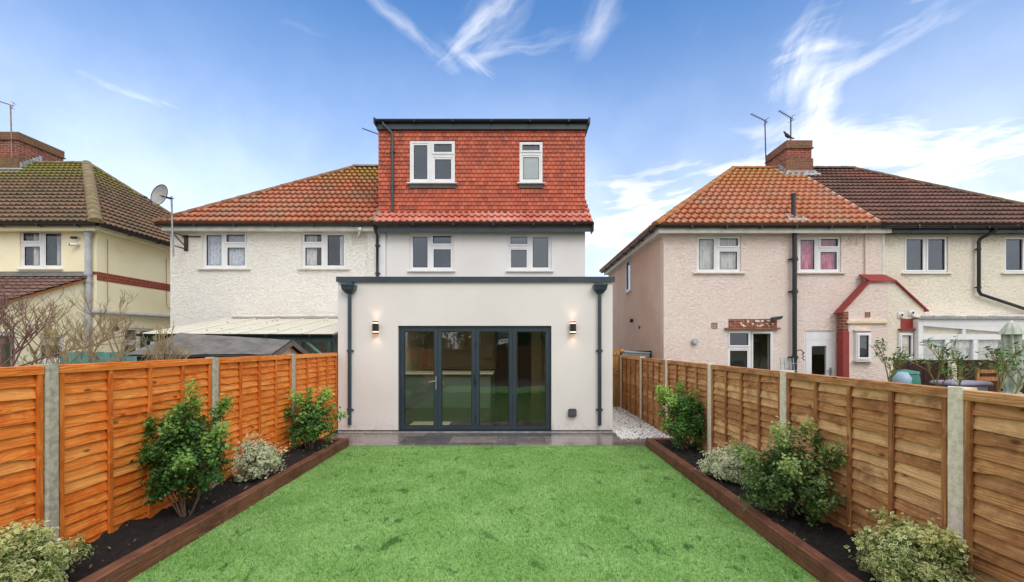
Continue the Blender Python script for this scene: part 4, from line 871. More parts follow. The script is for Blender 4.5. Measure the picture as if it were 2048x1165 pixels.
# bits on the wall
b = MB(); b.box(5.63, 6.90, 11.985, 12.01, 2.20, 2.43); part('exposed_lintel_bricks', b, 'brick', PK); b = MB(); r9 = random.Random(3)
for i in range(16): xx = r9.uniform(5.66, 6.8); zz = r9.uniform(2.22, 2.37); b.box(xx, xx+r9.uniform(.03, .08), 11.979+i*.0002, 11.984, zz, zz+r9.uniform(.02, .05))
part('paint_remnants', b, 'rough_cream', PK)
b = MB(); b.box(5.52, 6.95, 11.90, 12.01, 2.155, 2.198); part('lintel_ledge', b, 'ridge_orange', PK)
b = MB(); b.tube([(4.73, 11.92, 1.84), (4.73, 12.01, 1.84)], .085, 18); b.tube([(4.73, 11.90, 1.84), (4.73, 11.93, 1.84)], .065, 18); part('flue', b, 'greypipe', PK)
airbrick(PK, I4, 12.0, 5.18, 5.33, 2.18, 2.33, 'ridge_orange', 3); airbrick(PK, I4, 12.0, 8.75, 9.02, 4.38, 4.62, 'rough_pink')
sx = 7.36; pipe(PK, [(sx, 11.56, 5.60), (sx, 11.56, 4.95), (sx, 11.6, 4.7), (sx+.0, 11.9, 4.55), (sx, 11.9, 0)], .055, 'dkplastic', [(sx, 11.9, 3.97), (sx, 11.9, 3.15), (sx, 11.9, 1.37)], 'soil_pipe') if False else None
b = MB(); b.tube([(7.30, 11.88, -.05), (7.30, 11.88, 4.70)], .055, 14)
for z in (3.99, 3.14, 1.42): b.tube([(7.30, 11.88, z-.05), (7.30, 11.88, z+.05)], .07, 14); b.box(7.17, 7.43, 11.93, 11.96, z-.02, z+.02)
b.tube([(7.33, 11.98, pz(11.98)-.1), (7.33, 11.98, pz(11.98)+.60)], .055, 14); b.tube([(7.33, 11.98, pz(11.98)+.60), (7.33, 11.98, pz(11.98)+.66)], .063, 14); part('soil_pipe', b, 'dkplastic', PK)
b = MB(); b.add([(7.10, 11.78, pz(11.78)+.075), (7.62, 11.78, pz(11.78)+.075), (7.50, 12.12, pz(12.12)+.075), (7.18, 12.12, pz(12.12)+.075), (7.10, 11.78, pz(11.78)+.03), (7.62, 11.78, pz(11.78)+.03)], [(0, 1, 2, 3), (0, 4, 5, 1)]); part('pipe_flashing', b, 'lead', PK)
# roofs
mb = MB(); slope(mb, (BX0, EY, PZ), (PX, EY, PZ), (plx, PRY, PRZ), (PX, PRY, PRZ), g=.33, p=.19, A=.038, h=.08); part('roof_tiles', mb, 'tile_pink', PK)
mb = MB(); slope(mb, (BX0, PBY, PZ), (BX0, EY, PZ), (plx, PRY, PRZ), (plx, PRY, PRZ)); mb.quad((PX, PBY, PZ), (BX0, PBY, PZ), (plx, PRY, PRZ), (PX, PRY, PRZ)); mb.quad((BX0+.02, EY+.02, PZ-.04), (PX, EY+.02, PZ-.04), (PX, PBY, PZ-.04), (BX0+.02, PBY, PZ-.04)); part('roof', mb, 'tile_pink', PK)
mb = MB(); ridge(mb, (BX0-.02, EY-.02, PZ+.03), (plx, PRY, PRZ+.05)); ridge(mb, (BX0, PBY, PZ+.03), (plx, PRY, PRZ+.05)); ridge(mb, (plx, PRY, PRZ+.06), (9.0, PRY, PRZ+.06)); part('hip_tiles', mb, 'ridge_pink', PK)
b = MB(); b.box(BX0+.10, 9.72, 11.74, 11.77, 4.64, 4.79); b.box(BX0+.10, BX0+.13, 11.772, 19.0, 4.64, 4.79); b.box(BX0+.131, 9.72, 11.772, 11.999, 4.66, 4.68); b.box(BX0+.131, 3.919, 12.0, 19.0, 4.66, 4.68); part('fascia', b, 'white_paint', PK)
gutter_run(PK, [(BX0+.02, 11.67, 4.815), (9.42, 11.67, 4.81)], .065); gutter_run(PK, [(BX0+.02, 19.0, 4.80), (BX0+.02, 11.67, 4.815)], .065)
b = MB(); b.box(BX0+.06, 9.42, 11.70, 11.735, 4.76, 4.84); part('gutter_board', b, 'black', PK)
c = chim_part(PK, 8.93, 9.74, 14.95, 16.15, 7.2, 8.46, 7.86)
b = MB()
for i in range(5): y = 14.95+i*.09; z = pz(y); b.box(8.885, 8.894, y, y+.10, z-.1, z+.24)
b.add([(8.72, 14.8, pz(14.8)+.07), (9.95, 14.8, pz(14.8)+.07), (9.95, 14.93, pz(14.93)+.10), (8.72, 14.93, pz(14.93)+.10)], [(0, 1, 2, 3)]); b.add([(8.70, 14.8, pz(14.8)+.08), (8.88, 14.8, pz(14.8)+.08), (8.88, 15.4, pz(15.4)+.08), (8.70, 15.4, pz(15.4)+.08)], [(0, 1, 2, 3)]); b.add([(9.78, 14.8, pz(14.8)+.08), (9.98, 14.8, pz(14.8)+.08), (9.98, 15.4, pz(15.4)+.08), (9.78, 15.4, pz(15.4)+.08)], [(0, 1, 2, 3)]); b.box(8.89, 9.78, 14.9, 14.912, 7.2, 7.46); part('flashing', b, 'lead', c)
CR = thing('cream_house', 'cream roughcast house with dark brown tiled roof at the right edge, beside the pink house', 'house', (12.3, 12, 0))
ch = [(10.27, 11.42, 3.66, 4.60), (12.90, 14.05, 3.66, 4.60)]
mb = MB(); wall(mb, 9.702, 14.9, -.06, 4.85, .25, ch, 12.0); mb.box(14.65, 14.9, 12.252, 18.9, -.06, 4.85); mb.box(9.42, 14.9, 18.902, 19.1, -.06, 4.85); part('wall', mb, 'rough_cream', CR)
mb = MB(); mb.box(9.42, 14.64, 12.26, 18.89, 4.8, 4.84); mb.box(9.42, 14.64, 14.7, 14.8, -.05, 4.79); part('inner_wall', mb, 'in_wall', CR)
for h in ch: window(CR, I4, 12.0, *h, TT, sill=.09, glass='glass_sky', curtain=[(.0, 1, 'blind')])
airbrick(CR, I4, 12.0, 9.78, 10.04, 4.36, 4.60, 'rough_cream')
mb = MB(); slope(mb, (PX+.03, EY, PZ), (BX1, EY, PZ), (PX+.03, PRY, PRZ), (prx, PRY, PRZ), g=.30, p=.15, A=.022, h=.07); part('roof_tiles', mb, 'tile_dark', CR)
mb = MB(); slope(mb, (BX1, EY, PZ), (BX1, PBY, PZ), (prx, PRY, PRZ), (prx, PRY, PRZ)); mb.quad((BX1, PBY, PZ), (PX+.03, PBY, PZ), (PX+.03, PRY, PRZ), (prx, PRY, PRZ)); mb.quad((PX+.03, EY+.02, PZ-.04), (BX1-.02, EY+.02, PZ-.04), (BX1-.02, PBY, PZ-.04), (PX+.03, PBY, PZ-.04)); part('roof', mb, 'tile_dark', CR)
mb = MB(); ridge(mb, (BX1+.02, EY-.02, PZ+.03), (prx, PRY, PRZ+.05)); ridge(mb, (BX1, PBY, PZ+.03), (prx, PRY, PRZ+.05)); ridge(mb, (9.75, PRY, PRZ+.06), (prx, PRY, PRZ+.06)); part('hip_tiles', mb, 'ridge_dark', CR)
b = MB(); b.add([(PX-.035, EY, PZ+.075), (PX+.045, EY, PZ+.075), (PX+.045, 14.9, pz(14.9)+.075), (PX-.035, 14.9, pz(14.9)+.075)], [(0, 1, 2, 3)]); b.add([(PX-.035, EY, PZ+.075), (PX-.035, 14.9, pz(14.9)+.075), (PX-.035, 14.9, pz(14.9)), (PX-.035, EY, PZ)], [(0, 1, 2, 3)]); part('party_flashing', b, 'lead', CR)
b = MB(); b.box(9.73, BX1-.1, 11.74, 11.77, 4.64, 4.79); b.box(9.73, BX1-.1, 11.772, 11.999, 4.66, 4.68); part('fascia', b, 'dkplastic', CR); gutter_run(CR, [(9.43, 11.67, 4.80), (BX1, 11.67, 4.80)], .068, 'dkplastic')
pipe(CR, [(12.33, 11.68, 4.75), (12.33, 11.69, 4.68), (12.15, 11.88, 4.52), (12.13, 11.9, 4.45), (12.13, 11.9, 3.15), (12.18, 11.9, 3.07), (13.6, 11.9, 2.60)], .04, 'dkplastic', [(12.13, 11.9, 3.25), (12.13, 11.9, 4.25)])
# shallow gabled projection shared by both (own thing: outbuilding bay)
BY = thing('wall_bay', 'shallow projecting bay with sloping red painted coping between the pink and cream houses', 'bay', (9.5, 11.75, 0))
prof_ = [(8.457, -.06), (8.457, 2.63), (9.13, 3.36), (9.60, 3.36), (9.60, -.06)]
b = MB(); b.prism(prof_, 11.72, 11.947); part('wall', b, 'rough_pink', BY)
b = MB(); b.prism([(9.602, -.06), (9.602, 3.36), (9.77, 3.36), (10.53, 2.66), (10.53, -.06)], 11.722, 11.947); part('wall', b, 'rough_cream', BY)
def cop(p, q, y0, y1, th=.035):
    p, q = Vector((p[0], 0, p[1])), Vector((q[0], 0, q[1])); t = (q-p).normalized(); n_ = Vector((-t.z, 0, t.x)); b = MB(); P = [p, q, q+n_*th, p+n_*th]
    b.add([Vector((v.x, y0, v.z)) for v in P]+[Vector((v.x, y1, v.z)) for v in P], [(0, 1, 2, 3), (7, 6, 5, 4), (0, 4, 5, 1), (1, 5, 6, 2), (2, 6, 7, 3), (3, 7, 4, 0)]); return b
part('coping', cop((8.38, 2.553), (9.12, 3.362), 11.66, 11.948), 'redpaint', BY); part('coping', cop((9.78, 3.362), (10.60, 2.60), 11.66, 11.948, .03), 'redpaint', BY)
b = MB(); b.add([(9.10, 11.66, 3.36), (9.79, 11.66, 3.36), (9.70, 11.949, 3.56), (9.02, 11.949, 3.56), (9.10, 11.66, 3.40), (9.79, 11.66, 3.40), (9.70, 11.949, 3.60), (9.02, 11.949, 3.60)], [(0, 3, 2, 1), (4, 5, 6, 7), (0, 1, 5, 4), (1, 2, 6, 5), (2, 3, 7, 6), (3, 0, 4, 7)]); part('coping', b, 'redpaint', BY)
b = MB(); b.box(8.44, 8.456, 11.71, 11.946, -.05, 2.1); b.box(8.457, 8.60, 11.71, 11.719, -.05, 2.1); part('painted_brick_edge', b, 'redpaint', BY)
b = MB(); b.box(8.44, 8.456, 11.71, 11.946, 2.102, 2.60); b.box(8.457, 8.58, 11.71, 11.719, 2.102, 2.60); part('bare_brick_edge', b, 'brick', BY)
b = MB(); b.box(8.52, 9.58, 11.66, 11.72, 2.30, 2.37); part('ledge', b, 'creamslab', BY)
b = MB(); b.box(8.80, 9.03, 11.70, 11.719, 1.38, 2.06); part('window_opening', b, 'dark_in', BY)
window(BY, Matrix.Translation((0, 0, 0)) @ ROT(8.72, 11.66, 0), 0.0, .02, .40, 1.36, 2.06, ONE, sill=.05, recess=-.01, sillmat='white_paint', fw=.06)
b = MB(); b.box(8.70, 9.17, 11.64, 11.72, 2.10, 2.14); part('window_hood', b, 'rough_pink', BY)
airbrick(BY, I4, 11.72, 9.01, 9.14, 2.46, 2.59, 'ridge_orange', 3)
window(BY, I4, 11.69, 9.86, 10.22, 1.38, 2.05, ONE, sill=.05, recess=-.01, fw=.05)
b = MB(); b.box(9.93, 10.27, 11.71, 11.721, 2.17, 2.42); b.box(9.86, 10.36, 11.62, 11.722, 2.125, 2.165); part('painted_lintel', b, 'redpaint', BY)
for x, z in ((9.92, 2.51), (10.20, 2.57)):
    b = MB(); b.box(x-.07, x+.07, 11.69, 11.721, z-.07, z+.07); b.tube([(x, 11.66, z), (x, 11.689, z)], .05, 14); q = part('round_vent', b, 'upvc', BY); b = MB(); b.tube([(x, 11.655, z), (x, 11.66, z)], .03, 12); part('vent_core', b, 'slatedark', q)
# cream house conservatory
CV = thing('conservatory', 'white framed lean-to conservatory at the back of the cream house', 'conservatory', (12, 11, 0))
cy = 11.55; X0 = 10.24; X1 = 13.9; b = MB()
b.box(X0, X0+.12, cy, cy+.1, .9, 2.40); b.box(X1-.1, X1, cy, cy+.1, .9, 2.40); b.box(X0+.121, X1-.101, cy, cy+.1, .9, .99); b.box(X0+.121, X1-.101, cy-.004, cy+.1, 1.88, 2.02)
b.box(X0+.121, X1-.101, cy-.002, cy+.1, 2.23, 2.40)
for x in (10.98, 11.69, 12.50, 13.2): b.box(x-.055, x+.055, cy+.001, cy+.099, .991, 1.879)
b.prism([(X0+.125, 2.228), (12.9, 2.03), (12.9, 2.228)], cy+.001, cy+.098); b.box(12.901, X1-.101, cy+.001, cy+.098, 2.021, 2.229); b.box(11.36, 11.44, cy+.0015, cy+.097, 2.021, 2.14)
part('frame', b, 'upvc', CV)
xs_ = [X0+.13, 10.98, 11.69, 12.50, 13.2, X1-.11]
for i in range(5):
    xa, xb = xs_[i]+(.06 if i else 0), xs_[i+1]-(.06 if i < 4 else 0); b = MB(); b.box(xa, xb, cy+.04, cy+.046, .995, 1.875); part('pane', b, 'glass', CV)
    if i in (0, 1, 2):
        b = MB(); e_ = .0 if i < 2 else .16; b.add([(xa, cy+.09, .99), (xb-e_*1.6, cy+.09, .99), (xb-e_*.4, cy+.09, 1.88), (xa, cy+.09, 1.88)], [(0, 1, 2, 3)]); part('roller_blind', b, 'whitecurtain', CV)
b = MB(); b.box(X0+.125, 12.9, cy+.05, cy+.056, 2.022, 2.228); part('toplight', b, 'glass', CV)
b = MB(); b.box(X0+.125, 12.9, cy+.10, cy+.11, 2.022, 2.228); part('ceiling_blind', b, 'creamslab', CV)
b = MB(); b.box(X0, X1, cy, cy+.1, -.06, .898); b.box(X0, X0+.1, cy+.101, 11.72, -.06, 2.4); part('dwarf_wall', b, 'rough_cream', CV)
b = MB(); b.prism([(cy-.08, 2.405), (11.99, 2.52), (11.99, 2.56), (cy-.08, 2.44)], X0-.02, X1+.1, 'x'); part('roof', b, 'white_paint', CV)
b = MB(); r9 = random.Random(5); x = X0
while x < X1: w9 = r9.uniform(.15, .4); b.box(x, x+w9*.9, cy-.095, cy-.06, 2.445+r9.uniform(-.008, .01), 2.475+r9.uniform(-.005, .012)); x += w9
b.box(X0-.03, X1, cy-.10, cy-.082, 2.43, 2.445); part('flashing', b, 'lead', CV)
# yellow house
Y = thing('yellow_house', 'pale yellow house with mossy brown tiled roof at the left edge', 'house', (-14.5, 12, 0))
YX = -11.03; yh = [(-13.06, -11.94, 3.77, 4.77), (-16.4, -15.3, 3.77, 4.77)]
mb = MB(); wall(mb, -19, YX, -.06, 4.95, .25, yh, 12.0); part('wall', mb, 'yellow', Y)
YM = ROT(YX, 0, 90)   # local x -> +y, local y inward -> -x
mb = MB(YM); wall(mb, 12.252, 19.0, -.06, 4.95, .25, [(12.83, 13.9, 1.0, 2.24)], 0.0); part('side_wall', mb, 'yellow', Y)
mb = MB(); mb.box(-19, -11.3, 14.6, 14.7, -.05, 4.8); mb.box(-19, -11.3, 12.26, 18.9, 4.86, 4.9); part('inner_wall', mb, 'in_wall', Y)
window(Y, I4, 12.0, *yh[0], TL, sill=.03, curtain=[(.04, .16, 'blind'), (.2, .3, 'whitecurtain'), (.32, .46, 'blind'), (.55, .75, 'blind'), (.76, .84, 'whitecurtain'), (.85, .98, 'blind')])
window(Y, YM, 0.0, 12.83, 13.9, 1.0, 2.24, TL, sill=.05)
b = MB(); b.box(YX+.0, YX+.012, 12.0, 18.9, 3.46, 3.68); b.box(-13.9, YX+.012, 11.985, 11.999, 3.60, 3.68); part('brick_band', b, 'brickband', Y)
yrx = -10.73-(RY-EY); yRZ = RZ+.12
mb = MB(); slope(mb, (-22, EY, EZ), (-10.73, EY, EZ), (-22, RY, yRZ), (yrx, RY, yRZ), g=.27, p=.17, A=.030, h=.072); slope(mb, (-10.73, EY, EZ), (-10.73, 19.2, EZ), (yrx, RY, yRZ), (yrx, RY, yRZ), g=.27, p=.17, A=.030, h=.072); part('roof_tiles', mb, 'tile_brown', Y)
mb = MB(); mb.quad((-10.75, 19.2, EZ), (-22, 19.2, EZ), (-22, RY, yRZ), (yrx, RY, yRZ)); mb.quad((-22, EY+.02, EZ-.04), (-10.75, EY+.02, EZ-.04), (-10.75, 19.2, EZ-.04), (-22, 19.2, EZ-.04)); part('roof', mb, 'tile_brown', Y)
mb = MB(); ridge(mb, (-10.71, EY-.02, EZ+.04), (yrx, RY, yRZ+.05), r=.15); ridge(mb, (-10.73, 19.2, EZ+.04), (yrx, RY, yRZ+.05), r=.13); ridge(mb, (yrx, RY, yRZ+.05), (-22, RY, yRZ+.05)); part('hip_tiles', mb, 'ridge_moss', Y)
gutter_run(Y, [(-22, 11.66, 4.87), (-10.72, 11.66, 4.86), ], .07); gutter_run(Y, [(-10.69, 11.66, 4.86), (-10.69, 19.2, 4.86)], .07)
b = MB(); b.box(-19, -10.86, 11.75, 11.78, 4.70, 4.83); b.box(-10.86, -10.83, 11.781, 19.0, 4.72, 4.83); b.box(-19, -10.87, 11.781, 11.998, 4.72, 4.74); b.box(-11.02, -10.861, 12.0, 19.0, 4.74, 4.76); part('fascia', b, 'yellow', Y)
c = chim_part(Y, -17.0, -16.32, 14.95, 16.45, 7.2, 8.74, 8.0, 'brickmoss2')
b = MB()
for i in range(7): y = 14.95+i*.1; z = rz(y)+.12; b.box(-16.275, -16.265, y, y+.11, z-.1, z+.26)
b.add([(-17.4, 14.72, rz(14.72)+.14), (-16.1, 14.72, rz(14.72)+.14), (-16.1, 14.9, rz(14.9)+.20), (-17.4, 14.9, rz(14.9)+.20)], [(0, 1, 2, 3)]); b.add([(-16.27, 14.72, rz(14.72)+.15), (-16.0, 14.72, rz(14.72)+.15), (-16.0, 15.5, rz(15.5)+.15), (-16.27, 15.5, rz(15.5)+.15)], [(0, 1, 2, 3)]); part('flashing', b, 'lead', c)
b = MB(); b.tube([(-11.16, 11.90, -.05), (-11.16, 11.90, 4.63)], .07, 14); b.tube([(-11.16, 11.90, 4.60), (-11.16, 11.90, 4.72)], .085, 14)
for z in (3.62, 3.42, 2.70): b.tube([(-11.16, 11.90, z-.05), (-11.16, 11.90, z+.05)], .085, 14)
part('soil_pipe', b, 'greypipe', Y)
b = MB(); b.tube([(-11.1, 11.92, 2.62), (-10.95, 12.05, 2.61), (-10.95, 19, 2.72)], .055, 10); part('waste_pipe', b, 'greypipe', Y)
b = MB(); b.tube([(-10.99, 12.28, 4.6), (-10.99, 12.28, 2.9)], .008, 5); b.tube([(-10.99, 14.35, 4.5), (-10.99, 14.35, 3.0), (-10.99, 14.6, 2.8)], .008, 5); part('cable', b, 'ridge_orange', Y)
airbrick(Y, YM, 0.0, 12.55, 12.82, 4.32, 4.55, 'yellow')
b = MB(); b.tube([(-10.9, 12.35, 2.18), (-10.8, 12.3, 2.18)], .05, 12); b.tube([(-11.03, 12.4, 2.18), (-10.9, 12.35, 2.18)], .025, 8); b.tube([(-10.8, 12.3, 2.18), (-10.76, 12.28, 2.18)], .075, 12); part('wall_floodlight', b, 'black', Y)
# yellow house lean-to extension
YE = thing('yellow_lean_to', 'single-storey yellow lean-to with dark tiled roof on the back of the yellow house', 'lean-to', (-14, 10.5, 0))
ez = lambda y: 3.55-(12-y)*.41
b = MB(); EM = ROT(-11.22, 0, 90)
b.M = EM; wall(b, 9.0, 11.996, -.06, 2.22, .2, [(9.25, 10.3, .5, 2.02), (10.75, 11.35, 1.35, 2.0)], 0.0); b.M = None
b.prism([(9.0, 2.222), (11.996, 2.222), (11.996, ez(12)-.07), (9.0, ez(9.0)-.07)], -11.42, -11.22, 'x'); b.box(-18, -11.422, 9.0, 9.2, -.06, 2.2); part('wall', b, 'yellow', YE)
b = MB(); slope(b, (-18, 8.8, ez(8.8)), (-11.12, 8.8, ez(8.8)), (-18, 11.98, ez(11.98)), (-11.12, 11.98, ez(11.98)), g=.3, p=.2, A=.015, h=.035); part('roof_tiles', b, 'tile_dark', YE)
b = MB(); b.prism([(8.8, ez(8.8)-.08), (11.98, ez(11.98)-.08), (11.98, ez(11.98)-.015), (8.8, ez(8.8)-.015)], -18, -11.14, 'x'); part('verge', b, 'ridge_pink', YE)
b = MB(); b.add([(-18, 11.90, 3.60), (-11.12, 11.90, 3.60), (-11.12, 11.98, 3.66), (-18, 11.98, 3.66), (-18, 11.80, 3.53), (-11.12, 11.80, 3.53)], [(0, 1, 2, 3), (4, 5, 1, 0)]); part('flashing', b, 'leadapron', YE)
window(YE, EM, 0.0, 9.25, 10.3, .5, 2.02, TT, sill=.05); window(YE, EM, 0.0, 10.75, 11.35, 1.35, 2.0, VT, sill=.05)
# cameras on the yellow house
def cctv(x, z, label, s):
    T = thing('security_camera', label, 'security camera', (x, 12, z), 'small cameras on the yellow wall'); b = MB(); b.tube([(x, 11.999, z), (x-.0, 11.93, z)], .035*s, 10); part('mount', b, 'upvc', T)
    b = MB(); b.tube([(x+.03, 11.93, z), (x-.07*s, 11.85, z-.02)], .038*s, 12); part('camera_body', b, 'upvc' if s > 1 else 'black', T); b = MB(); b.tube([(x-.07*s, 11.85, z-.02), (x-.085*s, 11.838, z-.023)], .026*s, 12); part('lens', b, 'blackgloss', T)
cctv(-11.50, 4.56, 'small black sensor on the yellow wall beneath the gutter', .9); cctv(-11.50, 4.38, 'white bullet camera on the yellow wall below the black sensor', 1.2)
# floodlight on pink house
T = thing('floodlight', 'dark floodlight above the kitchen window of the pink house', 'floodlight', (6.80, 12, 2.45)); b = MB(); b.tube([(6.80, 11.99, 2.40), (6.80, 11.88, 2.42)], .03, 8); part('bracket', b, 'slatedark', T)
b = MB(); b.add([(6.68, 11.80, 2.36), (6.92, 11.80, 2.42), (6.96, 11.80, 2.50), (6.66, 11.80, 2.46), (6.70, 11.90, 2.36), (6.90, 11.90, 2.42), (6.94, 11.90, 2.50), (6.68, 11.90, 2.46)], [(0, 1, 2, 3), (7, 6, 5, 4), (0, 4, 5, 1), (1, 5, 6, 2), (2, 6, 7, 3), (3, 7, 4, 0)]); part('lamp_head', b, 'slatedark', T)
# aerials
def aerial(base, top, dirv, label, mat='galv', n=9, L=.85):
    T = thing('tv_aerial', label, 'aerial', base, 'television aerials on the chimneys'); b = MB(); b.tube([base, top], .02, 8); part('mast', b, mat, T)
    t = Vector(top); d = Vector(dirv).normalized(); s_ = d.cross(Vector((0, 0, 1))).normalized(); b = MB(); b.tube([t-d*.1, t+d*L], .014, 6); part('boom', b, mat, T)
    b = MB(); u2 = s_.cross(d)
    for i in range(n): c_ = t+d*(L*(i+.6)/n); b.tube([c_-s_*.07, c_+s_*.07], .005, 5)
    c_ = t-d*.06
    for k in (-1, 1): b.tube([c_-s_*.12+u2*.09*k, c_+s_*.12+u2*.09*k], .007, 5); b.tube([c_, c_+u2*.12*k], .006, 5)
    part('elements', b, mat, T); return T
aerial((8.78, 15.9, 7.6), (8.73, 15.9, 9.58), (-.9, -.2, .28), 'tall thin aerial mast left of the pink house chimney', 'slatedark', L=.6)
aerial((9.15, 15.1, 8.4), (9.15, 15.1, 9.28), (-.85, -.3, .25), 'short aerial mast standing on top of the pink house chimney', 'slatedark', L=.55)
aerial((-16.5, 14.93, 7.9), (-16.55, 14.93, 9.62), (-.9, -.3, .22), 'pinkish aerial mast on the chimney at the left edge', 'pinksteel', L=.55)
T = thing('tv_aerial', 'aerial boom poking out behind the left top edge of the loft dormer', 'aerial', (-4.0, 16, 7.6), 'television aerials on the chimneys')
b = MB(); b.tube([(-4.78, 16.25, 7.0), (-4.78, 16.25, 9.22)], .02, 8); part('mast', b, 'galv', T); b = MB(); pa, pb = Vector((-4.6, 16.2, 9.15)), Vector((-5.47, 16.3, 9.50)); b.tube([pa, pb], .014, 6)
for i in range(10): c_ = pa.lerp(pb, (i+.5)/10); b.tube([c_-Vector((0, .1, 0)), c_+Vector((0, .1, 0))], .006, 5)
part('boom', b, 'slatedark', T)
# bird
def bird():
    vs = [(9.02, 14.98, 8.60), (8.96, 14.98, 8.66), (8.90, 14.97, 8.72), (8.86, 14.96, 8.765)]
    b = MB(); b.tube([(9.13, 15.0, 8.555), (9.06, 14.99, 8.575), (9.0, 14.985, 8.61), (8.94, 14.98, 8.65), (8.90, 14.975, 8.70), (8.87, 14.97, 8.735), (8.845, 14.965, 8.75), (8.81, 14.96, 8.745)], [.008, .03, .055, .058, .035, .028, .026, .004], 10)
    b.add([(9.02, 14.95, 8.61), (9.2, 14.97, 8.54), (9.2, 15.03, 8.535), (9.02, 15.03, 8.61), (9.1, 15, 8.555)], [(0, 1, 2, 3), (0, 4, 1), (2, 4, 3)])
    b.tube([(8.97, 14.96, 8.60), (8.97, 14.96, 8.51)], .005, 5); b.tube([(8.99, 15.0, 8.60), (8.99, 15.0, 8.51)], .005, 5)
    single('pigeon', b, 'slatedark', 'small dark bird perched on the front corner of the pink house chimney', 'bird')
bird()
#@@GARDENS
# ------------------------------------------------------------------ neighbours' gardens
# grey shed
T = thing('garden_shed', 'green garden shed with grey felt roof behind the orange fence', 'shed', (-5.0, 8, 0))
rl_, rr2 = Vector((-5.92, 8.05, 1.96)), Vector((-4.1, 8.35, 1.835)); fl_, fr2 = Vector((-5.96, 6.95, 1.60)), Vector((-4.1, 7.66, 1.59)); bl_, br2 = Vector((-5.9, 9.2, 1.60)), Vector((-4.1, 9.1, 1.545))
b = MB(); dn = Vector((0, 0, -.03))
for q in ((fl_, fr2, rr2, rl_), (rl_, rr2, br2, bl_)):
    nseg = 12; P = []
    for j in range(7):
        for i in range(nseg+1):
            s_, t_ = i/nseg, j/6; p = q[0].lerp(q[1], s_).lerp(q[3].lerp(q[2], s_), t_); P.append(p+Vector((0, 0, random.uniform(-.006, .006))))
    b.add(P, [(j*(nseg+1)+i, j*(nseg+1)+i+1, (j+1)*(nseg+1)+i+1, (j+1)*(nseg+1)+i) for j in range(6) for i in range(nseg)], smooth=True); b.add([v+dn for v in q], [(3, 2, 1, 0)])
part('roof', b, 'felt', T)
b = MB(); o_ = Vector((.03, 0, 0)); b.add([fr2+o_, rr2+o_, rr2+o_-Vector((0, 0, .10)), fr2+o_-Vector((0, 0, .10)), br2+o_, br2+o_-Vector((0, 0, .10))], [(0, 3, 2, 1), (1, 2, 5, 4)]); b.add([fr2+o_, rr2+o_, rr2+dn, fr2+dn], [(0, 1, 2, 3)]); part('bargeboard', b, 'felt', T)
b = MB(); b.prism([(7.75, 1.50), (8.35, 1.77), (9.0, 1.48), (9.0, -.05), (7.75, -.05)], -4.22, -4.18, 'x'); part('gable_wall', b, 'creamslab', T)
b = MB(); b.add([(-5.9, 7.1, -.05), (-4.2, 7.76, -.05), (-4.2, 7.76, 1.57), (-5.9, 7.1, 1.57)], [(0, 1, 2, 3)]); b.add([(-5.9, 7.1, -.05), (-5.9, 9.1, -.05), (-5.9, 9.1, 1.55), (-5.9, 8.05, 1.9), (-5.9, 7.1, 1.57)], [(0, 1, 2, 3, 4)]); part('wall', b, 'tealdark', T)
b = MB()
for i in range(26): x = -9.6+i*.152; b.box(x, x+.146, 9.6+.01*(i % 2), 9.62+.01*(i % 2), -.05, 1.60+random.uniform(-.01, .01), rnd=random.random())
single('teal_fence', b, 'teal', 'weathered teal board fence behind the bare shrubs on the left', 'fence')
# right neighbour: brown fence, post, parasol, furniture
b = MB()
for i in range(22): x = 7.75+i*.150; b.box(x, x+.144, 9.3+.01*(i % 2), 9.32+.01*(i % 2), -.05, 1.44+random.uniform(-.01, .01), rnd=random.random())
single('brown_fence', b, 'browntimber', 'dark brown board fence in front of the white conservatory', 'fence')
b = MB(); b.bevbox(8.82, 8.92, 9.18, 9.28, -.05, 1.42, .008); single('concrete_post', b, 'concrete_r', 'pale post in front of the dark brown fence', 'post')
def parasol():
    x, y = 8.62, 7.9; T = thing('closed_parasol', 'folded pale green garden parasol at the right edge', 'parasol', (x, y, 0)); b = MB(); b.tube([(x, y, -.05), (x, y, 2.1)], .022, 10); part('pole', b, 'galv', T)
    def fold(prof, name, k=8, amp=.22):
        vs = []; fs = []; n = 48
        for r_, z in prof:
            for i in range(n): a_ = 2*math.pi*i/n; q = r_*(1+amp*math.cos(k*a_+z*2)); vs.append((x+q*math.cos(a_), y+q*math.sin(a_), z))
        for i in range(len(prof)-1):
            for j in range(n): m = (j+1) % n; fs.append((i*n+j, i*n+m, (i+1)*n+m, (i+1)*n+j))
        b = MB(); b.add(vs, fs, smooth=True); part(name, b, 'parasol', T)
    fold([(.10, 1.93), (.09, 1.75), (.11, 1.5), (.13, 1.2), (.10, 1.02), (.07, .95), (.12, .9), (.16, .78), (.13, .7)], 'canopy', 7, .34); fold([(.17, 1.93), (.14, 1.98), (.06, 2.12), (.02, 2.14)], 'vent_flap', 8, .12)
    b = MB(); b.tube([(x, y, 2.13), (x, y, 2.17)], [.025, .015], 10); part('finial', b, 'upvc', T)
parasol()
b = MB(); b.bevbox(7.9, 8.65, 8.2, 8.7, 1.02, 1.08, .03); b.bevbox(7.95, 8.6, 8.25, 8.65, .4, 1.018, .03); single('covered_table', b, 'cloth', 'table under a lilac cover behind the brown fence panels', 'table')
T = thing('rain_barrel', 'round teal barrel with lid beside the rose stems', 'barrel', (7.5, 8.75, 0)); b = MB(); b.lathe((7.5, 8.75, 0), [(.20, 0), (.24, .3), (.25, .8), (.22, 1.12), (.20, 1.20)], 20); part('body', b, 'tealplastic', T); b = MB(); b.lathe((7.5, 8.75, 0), [(.22, 1.201), (.21, 1.24), (.0, 1.28)], 20); part('lid', b, 'tealplastic', T)
